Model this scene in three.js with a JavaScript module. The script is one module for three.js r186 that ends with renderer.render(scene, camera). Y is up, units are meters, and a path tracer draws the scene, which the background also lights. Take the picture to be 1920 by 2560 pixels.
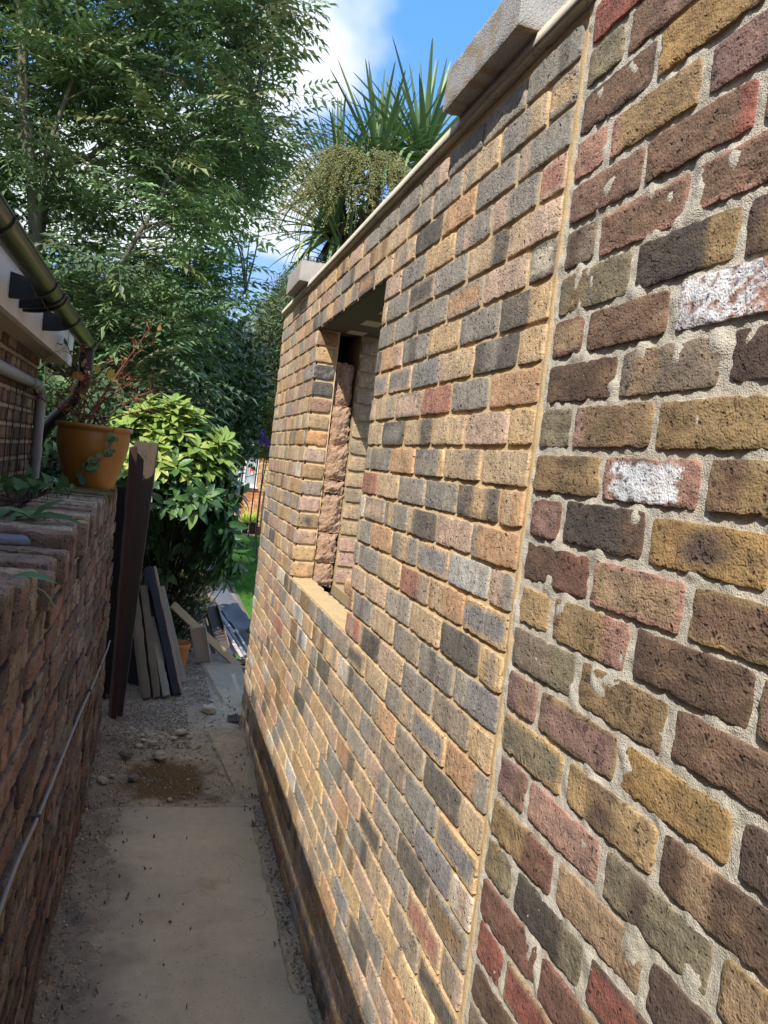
import * as THREE from 'three';
import { mergeGeometries, mergeVertices } from 'three/addons/utils/BufferGeometryUtils.js';
import { createNoise3D } from 'simplex-noise';

// ---------- camera, sky, sun, exposure ----------
const scene = new THREE.Scene();
const camera = new THREE.PerspectiveCamera(64.46, 0.75, 0.05, 500);
camera.rotation.order = 'YXZ';
camera.position.set(-0.629, 1.634, 1.314);
camera.rotation.set(-0.0504, -0.2765, 0.1184);
scene.add(camera);
const EXPOSURE = 2.05, SUN = 3.25;
const SUN_DIR = new THREE.Vector3(-0.52, 1, 0.62).normalize();

function rng(seed) { let a = seed >>> 0; return () => { a = (a + 0x6D2B79F5) | 0; let t = Math.imul(a ^ (a >>> 15), 1 | a); t = (t + Math.imul(t ^ (t >>> 7), 61 | t)) ^ t; return ((t ^ (t >>> 14)) >>> 0) / 4294967296; }; }
const N3 = createNoise3D(rng(7));
const clamp = (x, a = 0, b = 1) => Math.min(b, Math.max(a, x));
const smooth = (a, b, x) => { const t = clamp((x - a) / (b - a)); return t * t * (3 - 2 * t); };
const lerp = (a, b, t) => a + (b - a) * t;
const fbm3 = (x, y, z, o = 4) => { let s = 0, a = 0.5, n = 0; for (let i = 0; i < o; i++) { s += a * N3(x, y, z); n += a; a *= 0.5; x *= 2.03; y *= 2.03; z *= 2.03; } return s / n; };

const CLOUD = { ox: 38.321, oy: 19.83, s: 1.3 };
function cloudAt(x, y, z) {
  const k = CLOUD.s / (Math.max(y, 0) + 0.32);
  const n = fbm3(x * k + CLOUD.ox, y * 0.6, z * k + CLOUD.oy, 6);
  return smooth(-0.12, 0.3, n);
}
{
  const W = 2048, Hh = 1024, d = new Float32Array(W * Hh * 4);
  for (let j = 0; j < Hh; j++) {
    const el = ((j + 0.5) / Hh - 0.5) * Math.PI, y = Math.sin(el), c = Math.cos(el);
    for (let i = 0; i < W; i++) {
      const az = ((i + 0.5) / W - 0.5) * 2 * Math.PI, x = Math.cos(az) * c, z = Math.sin(az) * c, p = (j * W + i) * 4;
      let r, g, b;
      if (y <= 0) { r = 0.16; g = 0.15; b = 0.13; } else {
        const h = Math.pow(1 - y, 4);
        r = lerp(0.06, 0.42, h); g = lerp(0.215, 0.53, h); b = lerp(0.58, 0.68, h);
        const m = cloudAt(x, y, z), sh = 0.92 + 0.2 * fbm3(x * 6, y * 6, z * 6 + 9, 3);
        r = lerp(r, 0.60 * sh, m); g = lerp(g, 0.635 * sh, m); b = lerp(b, 0.69 * sh, m);
      }
      d[p] = r; d[p + 1] = g; d[p + 2] = b; d[p + 3] = 1;
    }
  }
  const t = new THREE.DataTexture(d, W, Hh, THREE.RGBAFormat, THREE.FloatType);
  t.mapping = THREE.EquirectangularReflectionMapping; t.magFilter = THREE.LinearFilter; t.minFilter = THREE.LinearFilter; t.needsUpdate = true;
  scene.background = t; scene.environment = t;
}
const sun = new THREE.DirectionalLight(new THREE.Color(1, 0.95, 0.87), SUN);
sun.position.copy(SUN_DIR).multiplyScalar(30); sun.target.position.set(0, 1, -3);
sun.castShadow = true; sun.shadow.radius = 1; sun.shadow.mapSize.set(4096, 4096);
Object.assign(sun.shadow.camera, { left: -12, right: 12, top: 14, bottom: -12, near: 1, far: 70 });
scene.add(sun, sun.target);
const renderer = new THREE.WebGLRenderer({ antialias: true });
renderer.toneMapping = THREE.LinearToneMapping; renderer.toneMappingExposure = EXPOSURE;
renderer.shadowMap.enabled = true; renderer.setSize(768, 1024);

// ---------- helpers: objects ----------
const used = {};
const numbered = (n) => { const k = used[n] = (used[n] ?? -1) + 1; return k ? `${n}_${String(k).padStart(3, '0')}` : n; };
function meta(o, label, category, group, kind) { if (label) o.userData.label = label; if (category) o.userData.category = category; if (group) o.userData.group = group; if (kind) o.userData.kind = kind; return o; }
function thing(name, pos, label, category, group) { const g = new THREE.Group(); g.name = numbered(name); g.position.set(...pos); scene.add(g); return meta(g, label, category, group); }
const shade = (m) => { m.castShadow = true; m.receiveShadow = true; return m; };
// a part whose geometry is written in world metres; it is stored relative to its parents
function part(parent, name, geo, mat, label) {
  const off = new THREE.Vector3(); for (let p = parent; p && p !== scene; p = p.parent) off.add(p.position);
  geo.translate(-off.x, -off.y, -off.z);
  const m = shade(new THREE.Mesh(geo, mat)); m.name = name; parent.add(m); if (label) m.userData.label = label; return m;
}
function solo(name, geo, mat, label, category, group) {           // a thing that is one mesh; origin moved to its base
  geo.computeBoundingBox(); const b = geo.boundingBox, c = new THREE.Vector3((b.min.x + b.max.x) / 2, b.min.y, (b.min.z + b.max.z) / 2);
  geo.translate(-c.x, -c.y, -c.z); const m = shade(new THREE.Mesh(geo, mat)); m.position.copy(c); m.name = numbered(name); scene.add(m); return meta(m, label, category, group);
}
function structure(name, geo, mat) { const m = shade(new THREE.Mesh(geo, mat)); m.name = numbered(name); m.userData.kind = 'structure'; scene.add(m); return m; }
const put = (parent, name, geo, mat, pos, quat, scale) => { const m = shade(new THREE.Mesh(geo, mat)); m.name = name; m.position.copy(pos); if (quat) m.quaternion.copy(quat); if (scale) (scale.isVector3 ? m.scale.copy(scale) : m.scale.setScalar(scale)); parent.add(m); return m; };
function merged(list) { const keep = list.map((g) => { const h = g.index ? g : mergeVertices(g); for (const k of Object.keys(h.attributes)) if (!['position', 'normal', 'uv', 'color'].includes(k)) h.deleteAttribute(k); return h; }); return mergeGeometries(keep); }
const V = (x, y, z) => new THREE.Vector3(x, y, z);
const srgb = (hex) => { const c = new THREE.Color(hex); return [c.r, c.g, c.b]; };

// ---------- helpers: textures (surface grain only) ----------
function periodic(seed) {
  const r = rng(seed), P = new Uint16Array(1024), G = new Float32Array(1024);
  for (let i = 0; i < 512; i++) P[i] = i; for (let i = 511; i > 0; i--) { const j = Math.floor(r() * (i + 1)); [P[i], P[j]] = [P[j], P[i]]; } for (let i = 0; i < 512; i++) P[512 + i] = P[i];
  for (let i = 0; i < 512; i++) { const a = r() * 6.2832; G[i * 2] = Math.cos(a); G[i * 2 + 1] = Math.sin(a); }
  const n = (x, y, px, py) => {
    const xi = Math.floor(x), yi = Math.floor(y), fx = x - xi, fy = y - yi, x0 = ((xi % px) + px) % px, x1 = (x0 + 1) % px, y0 = ((yi % py) + py) % py, y1 = (y0 + 1) % py;
    const g = (a, b, dx, dy) => { const k = P[P[a & 511] + (b & 511)] * 2; return G[k] * dx + G[k + 1] * dy; };
    const u = fx * fx * (3 - 2 * fx), v = fy * fy * (3 - 2 * fy);
    return lerp(lerp(g(x0, y0, fx, fy), g(x1, y0, fx - 1, fy), u), lerp(g(x0, y1, fx, fy - 1), g(x1, y1, fx - 1, fy - 1), u), v) * 1.5;
  };
  return (u, v, fx, fy, o = 4) => { let s = 0, a = 0.5, t = 0; for (let i = 0; i < o; i++) { s += a * n(u * fx + i * 7, v * fy + i * 3, fx, fy); t += a; a *= 0.5; fx *= 2; fy *= 2; } return s / t; };
}
class Tex {
  constructor(w, h, seed) { this.w = w; this.h = h; this.r = rng(seed); this.f = periodic(seed + 1); this.c = new Float32Array(w * h * 3); this.b = new Float32Array(w * h); }
  fill(fn) { const { w, h } = this; for (let j = 0; j < h; j++) for (let i = 0; i < w; i++) { const p = j * w + i, o = fn((i + 0.5) / w, (j + 0.5) / h, this.f); this.c[p * 3] = o[0]; this.c[p * 3 + 1] = o[1]; this.c[p * 3 + 2] = o[2]; this.b[p] = o[3]; } return this; }
  dab(cx, cy, rx, ry, ang, col, k, dh) {
    const { w, h } = this, R = Math.ceil(Math.max(rx, ry)) + 1, ca = Math.cos(ang), sa = Math.sin(ang);
    for (let y = -R; y <= R; y++) for (let x = -R; x <= R; x++) {
      const a = (x * ca + y * sa) / rx, b = (-x * sa + y * ca) / ry, d = Math.sqrt(a * a + b * b); if (d > 1) continue;
      const m = Math.min(1, (1 - d) * 2.2) * k, p = ((((Math.round(cy) + y) % h) + h) % h) * w + ((((Math.round(cx) + x) % w) + w) % w);
      for (let q = 0; q < 3; q++) this.c[p * 3 + q] = lerp(this.c[p * 3 + q], this.c[p * 3 + q] * col[q], m);
      this.b[p] += dh * m;
    }
  }
  spots(n, r0, r1, col, k, dh, long = 1.6) { for (let i = 0; i < n; i++) { const r = lerp(r0, r1, Math.pow(this.r(), 2)), e = 1 + (long - 1) * this.r(); this.dab(this.r() * this.w, this.r() * this.h, r * e, r, (this.r() - 0.5) * 2.4, col, k, dh); } return this; }
  cracks(n, len, wid, col, k, dh, dir = 0, spread = 1.2) {
    for (let i = 0; i < n; i++) { let x = this.r() * this.w, y = this.r() * this.h, a = dir + (this.r() - 0.5) * spread * 2; const L = len * (0.3 + this.r()); for (let s = 0; s < L; s += wid * 0.7) { const t = s / L, ww = wid * (0.4 + 0.8 * Math.sin(Math.PI * t)); this.dab(x, y, ww, ww, 0, col, k, dh); a += (this.r() - 0.5) * 0.7; x += Math.cos(a) * wid * 0.7; y += Math.sin(a) * wid * 0.7; } }
    return this;
  }
  done(mx, my, gain = 1 / 1.5) {
    const { w, h } = this, c = new Uint8Array(w * h * 4), b = new Uint8Array(w * h * 4), enc = (x) => { x = clamp(x); return 255 * (x <= 0.0031308 ? x * 12.92 : 1.055 * Math.pow(x, 1 / 2.4) - 0.055); };
    for (let p = 0; p < w * h; p++) { for (let q = 0; q < 3; q++) c[p * 4 + q] = enc(this.c[p * 3 + q] * gain); c[p * 4 + 3] = 255; b[p * 4] = b[p * 4 + 1] = b[p * 4 + 2] = 255 * clamp(this.b[p]); b[p * 4 + 3] = 255; }
    const mk = (a, s) => { const t = new THREE.DataTexture(a, w, h, THREE.RGBAFormat); t.wrapS = t.wrapT = THREE.RepeatWrapping; t.magFilter = THREE.LinearFilter; t.minFilter = THREE.LinearMipmapLinearFilter; t.generateMipmaps = true; if (s) t.colorSpace = THREE.SRGBColorSpace; t.repeat.set(1 / mx, 1 / my); t.needsUpdate = true; return t; };
    return { map: mk(c, true), bump: mk(b, false) };
  }
}
const GAIN = 1.5;                       // colour maps are stored divided by this; base colours are multiplied by it
const mat = (t, hex, o = {}) => { const c = Array.isArray(hex) ? hex : srgb(hex); return new THREE.MeshStandardMaterial({ roughness: 0.9, ...(t ? { map: t.map, bumpMap: t.bump, bumpScale: .001 } : {}), ...o, color: new THREE.Color().setRGB(...c.map((x) => x * (t ? GAIN : 1))) }); };

const texOld = new Tex(1024, 1024, 11).fill((u, v, f) => { const a = f(u, v, 7, 11, 4), b = f(u + .3, v, 60, 60, 3), c = f(u, v + .4, 170, 170, 2), rg = Math.pow(1 - Math.min(1, Math.abs(f(u + .6, v + .2, 11, 17, 3)) * 2.8), 6) * smooth(-.05, .4, f(u, v + .7, 5, 7, 2)), l = 1 + a * .46 + b * .26 + c * .2 - rg * .34; return [l * (1 + a * .05), l, l * (1 - a * .06), .6 + a * .16 + b * .24 + c * .16 - rg * .26]; })
  .spots(2200, 1, 3.2, [.34, .3, .29], .8, -.26).spots(420, 2, 7, [.32, .27, .26], .85, -.36, 2.2).spots(120, 4, 13, [.36, .33, .36], .85, -.04, 1.6).spots(60, 14, 46, [.72, .68, .7], .5, 0, 2.4).spots(900, .8, 2.2, [1.45, 1.4, 1.3], .8, .12)
  .cracks(70, 34, 1.5, [.34, .3, .27], .45, -.14, .1, .5).cracks(24, 60, 1.8, [.3, .26, .24], .5, -.16, .6, .3).done(.5, .5);
const texNew = new Tex(1024, 1024, 21).fill((u, v, f) => { const a = f(u, v, 6, 5, 4), b = f(u + .3, v, 55, 55, 3), c = f(u, v + .4, 180, 180, 2), st = f(u + .1, v, 30, 6, 3), rg = Math.pow(1 - Math.min(1, Math.abs(f(u + .6, v + .2, 16, 22, 3)) * 2.6), 5) * smooth(-.1, .35, f(u, v + .7, 7, 9, 2)), l = 1 + a * .36 + b * .3 + c * .24 + st * .3 - rg * .32; return [l, l * (1 - a * .03), l * (1 - a * .08), .6 + a * .14 + b * .24 + c * .14 + st * .12 - rg * .26]; })
  .spots(1900, 1, 3.2, [.34, .3, .28], .8, -.3).spots(330, 2, 7.5, [.24, .21, .2], .9, -.5, 2).spots(90, 8, 34, [1.25, 1.25, 1.25], .6, 0, 2).spots(500, 1, 3, [1.35, 1.35, 1.35], .7, .1)
  .cracks(90, 40, 1.6, [.3, .27, .25], .6, -.25, .5, 1.4).cracks(80, 46, 2.4, [1.3, 1.3, 1.32], .5, .06, 1.3, .5).done(.5, .5);
const texMortar = new Tex(1024, 1024, 31).fill((u, v, f) => { const a = f(u, v, 6, 6, 4), b = f(u, v, 50, 50, 3), c = f(u, v + .2, 200, 200, 2), l = 1 + a * .22 + b * .14 + c * .16; return [l, l, l * (1 + a * .04), .5 + a * .14 + b * .2 + c * .2]; })
  .spots(900, 1, 3.5, [.5, .48, .44], .7, -.25).spots(500, 1, 3.4, [1.3, 1.25, 1.15], .7, .2).done(.4, .4);
const texSand = new Tex(1024, 1024, 41).fill((u, v, f) => { const a = f(u, v, 5, 5, 4), b = f(u, v, 40, 40, 3), c = f(u, v + .2, 220, 220, 2), l = 1 + a * .16 + b * .07 + c * .1; return [l, l * (1 - a * .02), l * (1 - a * .06), .5 + a * .12 + b * .14 + c * .16]; })
  .spots(160, 1, 3, [.5, .46, .4], .7, -.2).done(.4, .4);
const texConcrete = new Tex(1024, 1024, 51).fill((u, v, f) => { const a = f(u, v, 3, 3, 5), b = f(u, v, 30, 30, 3), c = f(u, v, 220, 220, 2), l = 1 + a * .3 + b * .1 + c * .12; return [l * (1 + a * .04), l, l * (1 - a * .08), .5 + a * .1 + b * .14 + c * .2]; })
  .spots(1500, 1, 3.2, [.5, .47, .43], .7, -.2).spots(700, 1, 2.4, [1.35, 1.33, 1.26], .7, .1).spots(60, 8, 60, [.8, .76, .7], .45, 0, 2).spots(40, 8, 60, [1.12, 1.1, 1.06], .4, 0, 2).cracks(9, 180, 1.3, [.6, .56, .5], .5, -.1, .6, 1.5).done(1.3, 1.3);
const texDirt = new Tex(1024, 1024, 61).fill((u, v, f) => { const a = f(u, v, 4, 4, 4), b = f(u, v, 24, 24, 4), c = f(u, v, 120, 120, 3), l = 1 + a * .3 + b * .3 + c * .3; return [l * (1 + a * .05), l, l * (1 - a * .08), .5 + a * .1 + b * .3 + c * .26]; })
  .spots(1600, 1, 5, [.45, .42, .38], .7, -.2, 2.4).spots(900, 1, 4, [1.4, 1.34, 1.24], .6, .25, 2).done(.8, .8);
const texWood = new Tex(512, 1024, 71).fill((u, v, f) => { const a = f(u, v, 5, 2, 3), g = f(u + a * .06, v, 42, 3, 3), c = f(u, v, 120, 20, 2), l = 1 + a * .18 + g * .3 + c * .14; return [l, l * (1 - g * .03), l * (1 - g * .06), .5 + g * .34 + c * .2]; })
  .cracks(40, 200, 1.4, [.4, .36, .32], .6, -.25, 1.57, .1).done(.18, .6);
const texBlock = new Tex(512, 512, 81).fill((u, v, f) => { const a = f(u, v, 3, 3, 3), b = f(u, v, 36, 36, 3), c = f(u, v, 130, 130, 2), l = 1 + a * .12 + b * .14 + c * .1; return [l, l, l, .5 + b * .3 + c * .2]; }).spots(420, 1, 3.4, [.5, .48, .46], .8, -.4).done(.16, .16);
const texWool = new Tex(512, 512, 91).fill((u, v, f) => { const w = f(u, v, 5, 5, 3), a = f(u + w * .08, v + w * .1, 12, 30, 4), b = f(u + w * .1, v, 40, 70, 3), l = 1 + w * .25 + a * .4 + b * .2; return [l, l * (1 - a * .04), l * (1 - a * .06), .5 + a * .34 + b * .24]; }).done(.12, .12);
const texBark = new Tex(256, 512, 101).fill((u, v, f) => { const a = f(u, v, 6, 3, 4), b = f(u + a * .05, v, 26, 8, 3), l = 1 + a * .3 + b * .3; return [l, l, l, .5 + a * .2 + b * .3]; }).done(.4, .8);
const texPaint = new Tex(512, 512, 111).fill((u, v, f) => { const a = f(u, v, 3, 4, 4), b = f(u, v, 30, 60, 3), l = 1 + a * .12 + b * .05; return [l, l * (1 - Math.max(0, a) * .05), l * (1 - Math.max(0, a) * .12), .5 + b * .1]; }).spots(120, 1, 3, [.5, .46, .4], .6, -.1).done(.5, .5);
const texRender = new Tex(512, 512, 121).fill((u, v, f) => { const a = f(u, v, 4, 4, 3), c = f(u, v, 80, 80, 2), l = 1 + a * .08 + c * .08; return [l, l, l, .5 + c * .2]; }).done(.5, .5);

// ---------- helpers: geometry ----------
function grid(nu, nv, fn, color) {       // fn(s, t) -> [x, y, z, u, v] in metres
  const p = [], uv = [], idx = [], col = [];
  for (let j = 0; j <= nv; j++) for (let i = 0; i <= nu; i++) { const q = fn(i / nu, j / nv, i, j); p.push(q[0], q[1], q[2]); uv.push(q[3], q[4]); if (color) col.push(...color(i / nu, j / nv, i, j)); }
  for (let j = 0; j < nv; j++) for (let i = 0; i < nu; i++) { const a = j * (nu + 1) + i; idx.push(a, a + 1, a + nu + 2, a, a + nu + 2, a + nu + 1); }
  const g = new THREE.BufferGeometry(); g.setAttribute('position', new THREE.Float32BufferAttribute(p, 3)); g.setAttribute('uv', new THREE.Float32BufferAttribute(uv, 2)); if (color) g.setAttribute('color', new THREE.Float32BufferAttribute(col, 3)); g.setIndex(idx); g.computeVertexNormals(); return g;
}
// the face of one brick, set in a wall: local x along the course, y up, z out of the wall; rounded, chipped edges running back to -depth
function brickFace(w, h, o, col) {
  const { nu = 8, nv = 4, edge = .003, rough = .001, depth = .02, chamfer = .003, seed = 0, bulge = .001, tilt = 0 } = o, s0 = seed * 13.37, ins = .0035;
  const e = (k, t, L) => { const n = N3(t * L * 34, k * 7.1, s0) * .75 + N3(t * L * 120, k * 3.3, s0 + 5) * .25, chip = Math.max(0, N3(t * L * 20, k * 5.7, s0 + 9) - .5) * 3, cr = Math.pow(Math.max(0, 1 - Math.min(t, 1 - t) * L / .009), 2) * .5; return edge * (.5 + .5 * n + chip + cr); };
  const us = [0, 0, ins / w], vs = [0, 0, ins / h]; for (let i = 1; i < nu; i++) us.push(lerp(ins / w, 1 - ins / w, i / nu)); us.push(1 - ins / w, 1, 1); for (let j = 1; j < nv; j++) vs.push(lerp(ins / h, 1 - ins / h, j / nv)); vs.push(1 - ins / h, 1, 1);
  const U = us.length - 1, Vn = vs.length - 1; const ou = (seed * .173) % 1, ov = (seed * .317) % 1;
  const at = (i, j) => {
    const s = us[i], t = vs[j], x = lerp(e(1, t, h), w - e(2, t, h), s), y = lerp(e(3, s, w), h - e(4, s, w), t);
    const outer = i === 0 || j === 0 || i === U || j === Vn, ring = i === 1 || j === 1 || i === U - 1 || j === Vn - 1;
    let z = N3(x * 32, y * 32, s0 + 2) * rough + N3(x * 95, y * 95, s0 + 3) * rough * .55 + bulge * (1 - Math.pow(2 * s - 1, 4)) + tilt * (s - .5);
    if (outer) z = -depth; else if (ring) z -= chamfer * (1 + .5 * N3(x * 80, y * 80, s0));
    return [x, y, z, x + ou, y + ov];
  }, tone = (i, j) => col && col(us[i], vs[j]);
  // face and returns are separate sheets, so the arris stays crisp
  const sheets = [grid(U - 2, Vn - 2, (a, b, i, j) => at(i + 1, j + 1), col && ((a, b, i, j) => tone(i + 1, j + 1)))];
  for (const [n, m, f] of [[U, 1, (i, j) => [i, j]], [U, 1, (i, j) => [i, Vn - 1 + j]]]) sheets.push(grid(n, m, (a, b, i, j) => { const q = f(i, j), p = at(...q); return [p[0], p[1], p[2], p[0] + ou, p[1] + ov + p[2]]; }, col && ((a, b, i, j) => tone(...f(i, j)))));
  for (const o of [0, U - 1]) sheets.push(grid(1, Vn, (a, b, i, j) => { const p = at(i + o, j); return [p[0], p[1], p[2], p[0] + ou + p[2], p[1] + ov]; }, col && ((a, b, i, j) => tone(i + o, j))));
  return mergeGeometries(sheets);
}
function place(geo, O, U, Vv, N) { const m = new THREE.Matrix4().makeBasis(U, Vv, N).setPosition(O); geo.applyMatrix4(m); return geo; }
const X1 = V(1, 0, 0), Y1 = V(0, 1, 0), Z1 = V(0, 0, 1), XN = V(-1, 0, 0), ZN = V(0, 0, -1);
function roughBox(w, h, d, amp, seed, seg = 3, round = .004, freq = 14) {   // a solid block with softened, uneven faces, uv in metres
  const n = (L) => Math.max(2, Math.min(24, Math.round(L / (Math.min(w, h, d) / seg)))), g0 = new THREE.BoxGeometry(w, h, d, n(w), n(h), n(d)), p = g0.attributes.position, nm = g0.attributes.normal, uv = g0.attributes.uv;
  for (let i = 0; i < p.count; i++) {
    let x = p.getX(i), y = p.getY(i), z = p.getZ(i); const ax = Math.abs(nm.getX(i)), ay = Math.abs(nm.getY(i));
    uv.setXY(i, (ax > .5 ? z : x) + seed * .37, (ay > .5 ? z : y) + seed * .61);
    if (ay <= .5 && h > w && h > d) { /* long axis already along v */ } else if (w > h * 2 && ax <= .5) uv.setXY(i, (ay > .5 ? z : y) + seed * .61, x + seed * .37); else if (d > h * 2 && (ax > .5 || ay > .5)) uv.setXY(i, (ax > .5 ? y : x) + seed * .61, z + seed * .37);
    const near = (v, L) => Math.abs(Math.abs(v) - L / 2) < 1e-6, k = (near(x, w) ? 1 : 0) + (near(y, h) ? 1 : 0) + (near(z, d) ? 1 : 0);
    if (k > 1) { const r = round * (k === 3 ? .6 : .42) * (1 + N3(x * 60, y * 60, z * 60 + seed)); if (near(x, w)) x -= Math.sign(x) * r; if (near(y, h)) y -= Math.sign(y) * r; if (near(z, d)) z -= Math.sign(z) * r; }
    p.setXYZ(i, x + N3(x * freq, y * freq, z * freq + seed * 3) * amp, y + N3(x * freq, y * freq + 40, z * freq + seed * 3) * amp, z + N3(x * freq + 40, y * freq, z * freq + seed * 3) * amp);
  }
  g0.computeVertexNormals(); return g0;
}
function tube(pts, rad, seg = 7, uvk = 1) {   // tapered tube through points; rad: number or list
  const P = pts.map((q) => (q.isVector3 ? q : V(...q))), c = new THREE.CatmullRomCurve3(P), n = Math.max(3, (P.length - 1) * 4), L = c.getLength(), R = (t) => { if (!Array.isArray(rad)) return rad; const k = t * (rad.length - 1), i = Math.min(rad.length - 2, Math.floor(k)); return lerp(rad[i], rad[i + 1], k - i); };
  let nrm = null; const p = [], uv = [], idx = [], no = [];
  for (let i = 0; i <= n; i++) {
    const t = i / n, q = c.getPoint(t), d = c.getTangent(t); if (!nrm) { nrm = Math.abs(d.y) < .9 ? V(0, 1, 0) : V(1, 0, 0); } nrm = nrm.clone().addScaledVector(d, -nrm.dot(d)).normalize(); const b = d.clone().cross(nrm), r = R(t);
    for (let k = 0; k <= seg; k++) { const a = k / seg * 6.28318, vx = nrm.clone().multiplyScalar(Math.cos(a)).addScaledVector(b, Math.sin(a)); p.push(q.x + vx.x * r, q.y + vx.y * r, q.z + vx.z * r); no.push(vx.x, vx.y, vx.z); uv.push(k / seg * .3 * uvk, t * L * uvk); }
  }
  for (let i = 0; i < n; i++) for (let k = 0; k < seg; k++) { const a = i * (seg + 1) + k; idx.push(a, a + 1, a + seg + 1, a + 1, a + seg + 2, a + seg + 1); }
  for (const [ring, o] of [[0, 0], [n, 1]]) { const ci = p.length / 3, q = c.getPoint(o), d = c.getTangent(o).multiplyScalar(o ? 1 : -1); p.push(q.x, q.y, q.z); no.push(d.x, d.y, d.z); uv.push(0, 0); for (let k = 0; k < seg; k++) idx.push(ci, ring * (seg + 1) + k + (o ? 0 : 1), ring * (seg + 1) + k + (o ? 1 : 0)); }
  const g = new THREE.BufferGeometry(); g.setAttribute('position', new THREE.Float32BufferAttribute(p, 3)); g.setAttribute('normal', new THREE.Float32BufferAttribute(no, 3)); g.setAttribute('uv', new THREE.Float32BufferAttribute(uv, 2)); g.setIndex(idx); return g;
}
function beam(p0, p1, w, h, o = {}) {    // a board or bar between two points; w across, h deep; up: which way the depth faces
  const a = V(...p0), b = V(...p1), d = b.clone().sub(a), L = d.length(), g = roughBox(w, L, h, o.amp ?? .0012, o.seed ?? 1, o.seg ?? 2, o.round ?? .003, o.freq ?? 9), y = d.normalize(), f = V(...(o.face ?? [0, 0, 1])), z = f.addScaledVector(y, -f.dot(y)).normalize(), x = y.clone().cross(z);
  g.applyMatrix4(new THREE.Matrix4().makeBasis(x, y, z).setPosition(a.add(b).multiplyScalar(.5))); return g;
}
const facing = (d, n) => { const y = d.clone().normalize(), z = n.clone().addScaledVector(y, -n.dot(y)).normalize(), x = y.clone().cross(z); return new THREE.Quaternion().setFromRotationMatrix(new THREE.Matrix4().makeBasis(x, y, z)); };
const box = (x0, x1, y0, y1, z0, z1) => { const g = new THREE.BoxGeometry(x1 - x0, y1 - y0, z1 - z0), p = g.attributes.position, n = g.attributes.normal, uv = g.attributes.uv; g.translate((x0 + x1) / 2, (y0 + y1) / 2, (z0 + z1) / 2); for (let i = 0; i < p.count; i++) uv.setXY(i, Math.abs(n.getX(i)) > .5 ? p.getZ(i) : p.getX(i), Math.abs(n.getY(i)) > .5 ? p.getZ(i) : p.getY(i)); return g; };
function leafGeo(half, rows, fold, droop, len = 1) {   // blade along +y, 1 long: half(t) is its half width
  const p = [], uv = [], idx = [];
  rows.forEach((t, r) => { const wd = half(t); for (const s of [-1, 0, 1]) { p.push(s * wd, t * len - droop * t * t * .3, Math.abs(s) * fold * wd - droop * t * t); uv.push(.5 + s * .5 * wd / .25, t); } if (r) { const a = (r - 1) * 3; idx.push(a, a + 1, a + 4, a, a + 4, a + 3, a + 1, a + 2, a + 5, a + 1, a + 5, a + 4); } });
  const g = new THREE.BufferGeometry(); g.setAttribute('position', new THREE.Float32BufferAttribute(p, 3)); g.setAttribute('uv', new THREE.Float32BufferAttribute(uv, 2)); g.setIndex(idx); g.computeVertexNormals(); return g;
}
const leafMat = (hex, o = {}) => new THREE.MeshPhysicalMaterial({ color: new THREE.Color().setRGB(...srgb(hex)), roughness: .75, transmission: .35, thickness: 0, side: THREE.DoubleSide, ...o });
function scatter(parent, name, geo, material, list, kind = 'stuff') {   // list: [Vector3, Quaternion, scale, [r,g,b]?]
  const im = new THREE.InstancedMesh(geo, material, list.length), m = new THREE.Matrix4(), s = V(1, 1, 1), c = new THREE.Color(), off = new THREE.Vector3(); for (let p = parent; p && p !== scene; p = p.parent) off.add(p.position);
  list.forEach(([q, r, k, col], i) => { m.compose(q.clone().sub(off), r, typeof k === 'number' ? s.set(k, k, k) : k); im.setMatrixAt(i, m); if (col) im.setColorAt(i, c.setRGB(...col)); });
  im.name = name; im.userData.kind = kind; im.castShadow = im.receiveShadow = true; parent.add(im); return im;
}
const euler = (x, y, z) => new THREE.Quaternion().setFromEuler(new THREE.Euler(x, y, z, 'YXZ'));

// ================= THE NEW BRICK WALL, right of the passage =================
const BED = 2.38, PITCH = .075, OPEN = { z0: -2.325, z1: -1.19, y0: 1.105, y1: 2.23 }, FAR = -3.53;
const NEWC = { G: '#9f9685', g: '#9f9484', B: '#98918c', D: '#73695c', T: '#d2b182', y: '#dab276', Y: '#e6c288', p: '#d4b08f', o: '#d09f6a', r: '#bf8064', c: '#dfcdae', L: '#a0978a', M: '#ab967c', W: '#c9c3b5', n: '#97794f', e: '#b3a58d' };
const tint = (hex, k = 1) => { const c = srgb(hex), l = c[0] * .3 + c[1] * .59 + c[2] * .11; return c.map((x) => lerp(l, x, .8) * k * GAIN * .9); };
function blended(r, a, b, mode, noise) {     // colour over one brick: bands and clouded patches, as the kiln left them
  const A = a, Bc = b, c1 = r(), w = .1 + r() * .22, sd = r() * 50;
  return (u, v) => { let m = 0; if (mode === 'band') m = smooth(w, w * .3, Math.abs(u - .15 - c1 * .7)) * .85; else if (mode === 'right') m = smooth(.5 + c1 * .35, .62 + c1 * .35, u); else if (mode === 'left') m = smooth(.5 - c1 * .35, .38 - c1 * .35, u); else if (mode === 'blob') m = smooth(.42, .1, Math.hypot((u - .5) * 1.3, (v - .5) * .75)); else if (mode === 'rim') m = smooth(.13, .04, Math.min(u * 2.6, (1 - u) * 2.6, v, 1 - v)); m = clamp(m + N3(u * 3 + sd, v * 2, sd) * (noise ?? .3)); const l = 1 + N3(u * 5, v * 3, sd + 9) * .1; return [0, 1, 2].map((k) => lerp(A[k], Bc[k], m) * l); };
}
const newBrickMat = new THREE.MeshStandardMaterial({ map: texNew.map, bumpMap: texNew.bump, bumpScale: .0034, roughness: .92, vertexColors: true });
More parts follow.
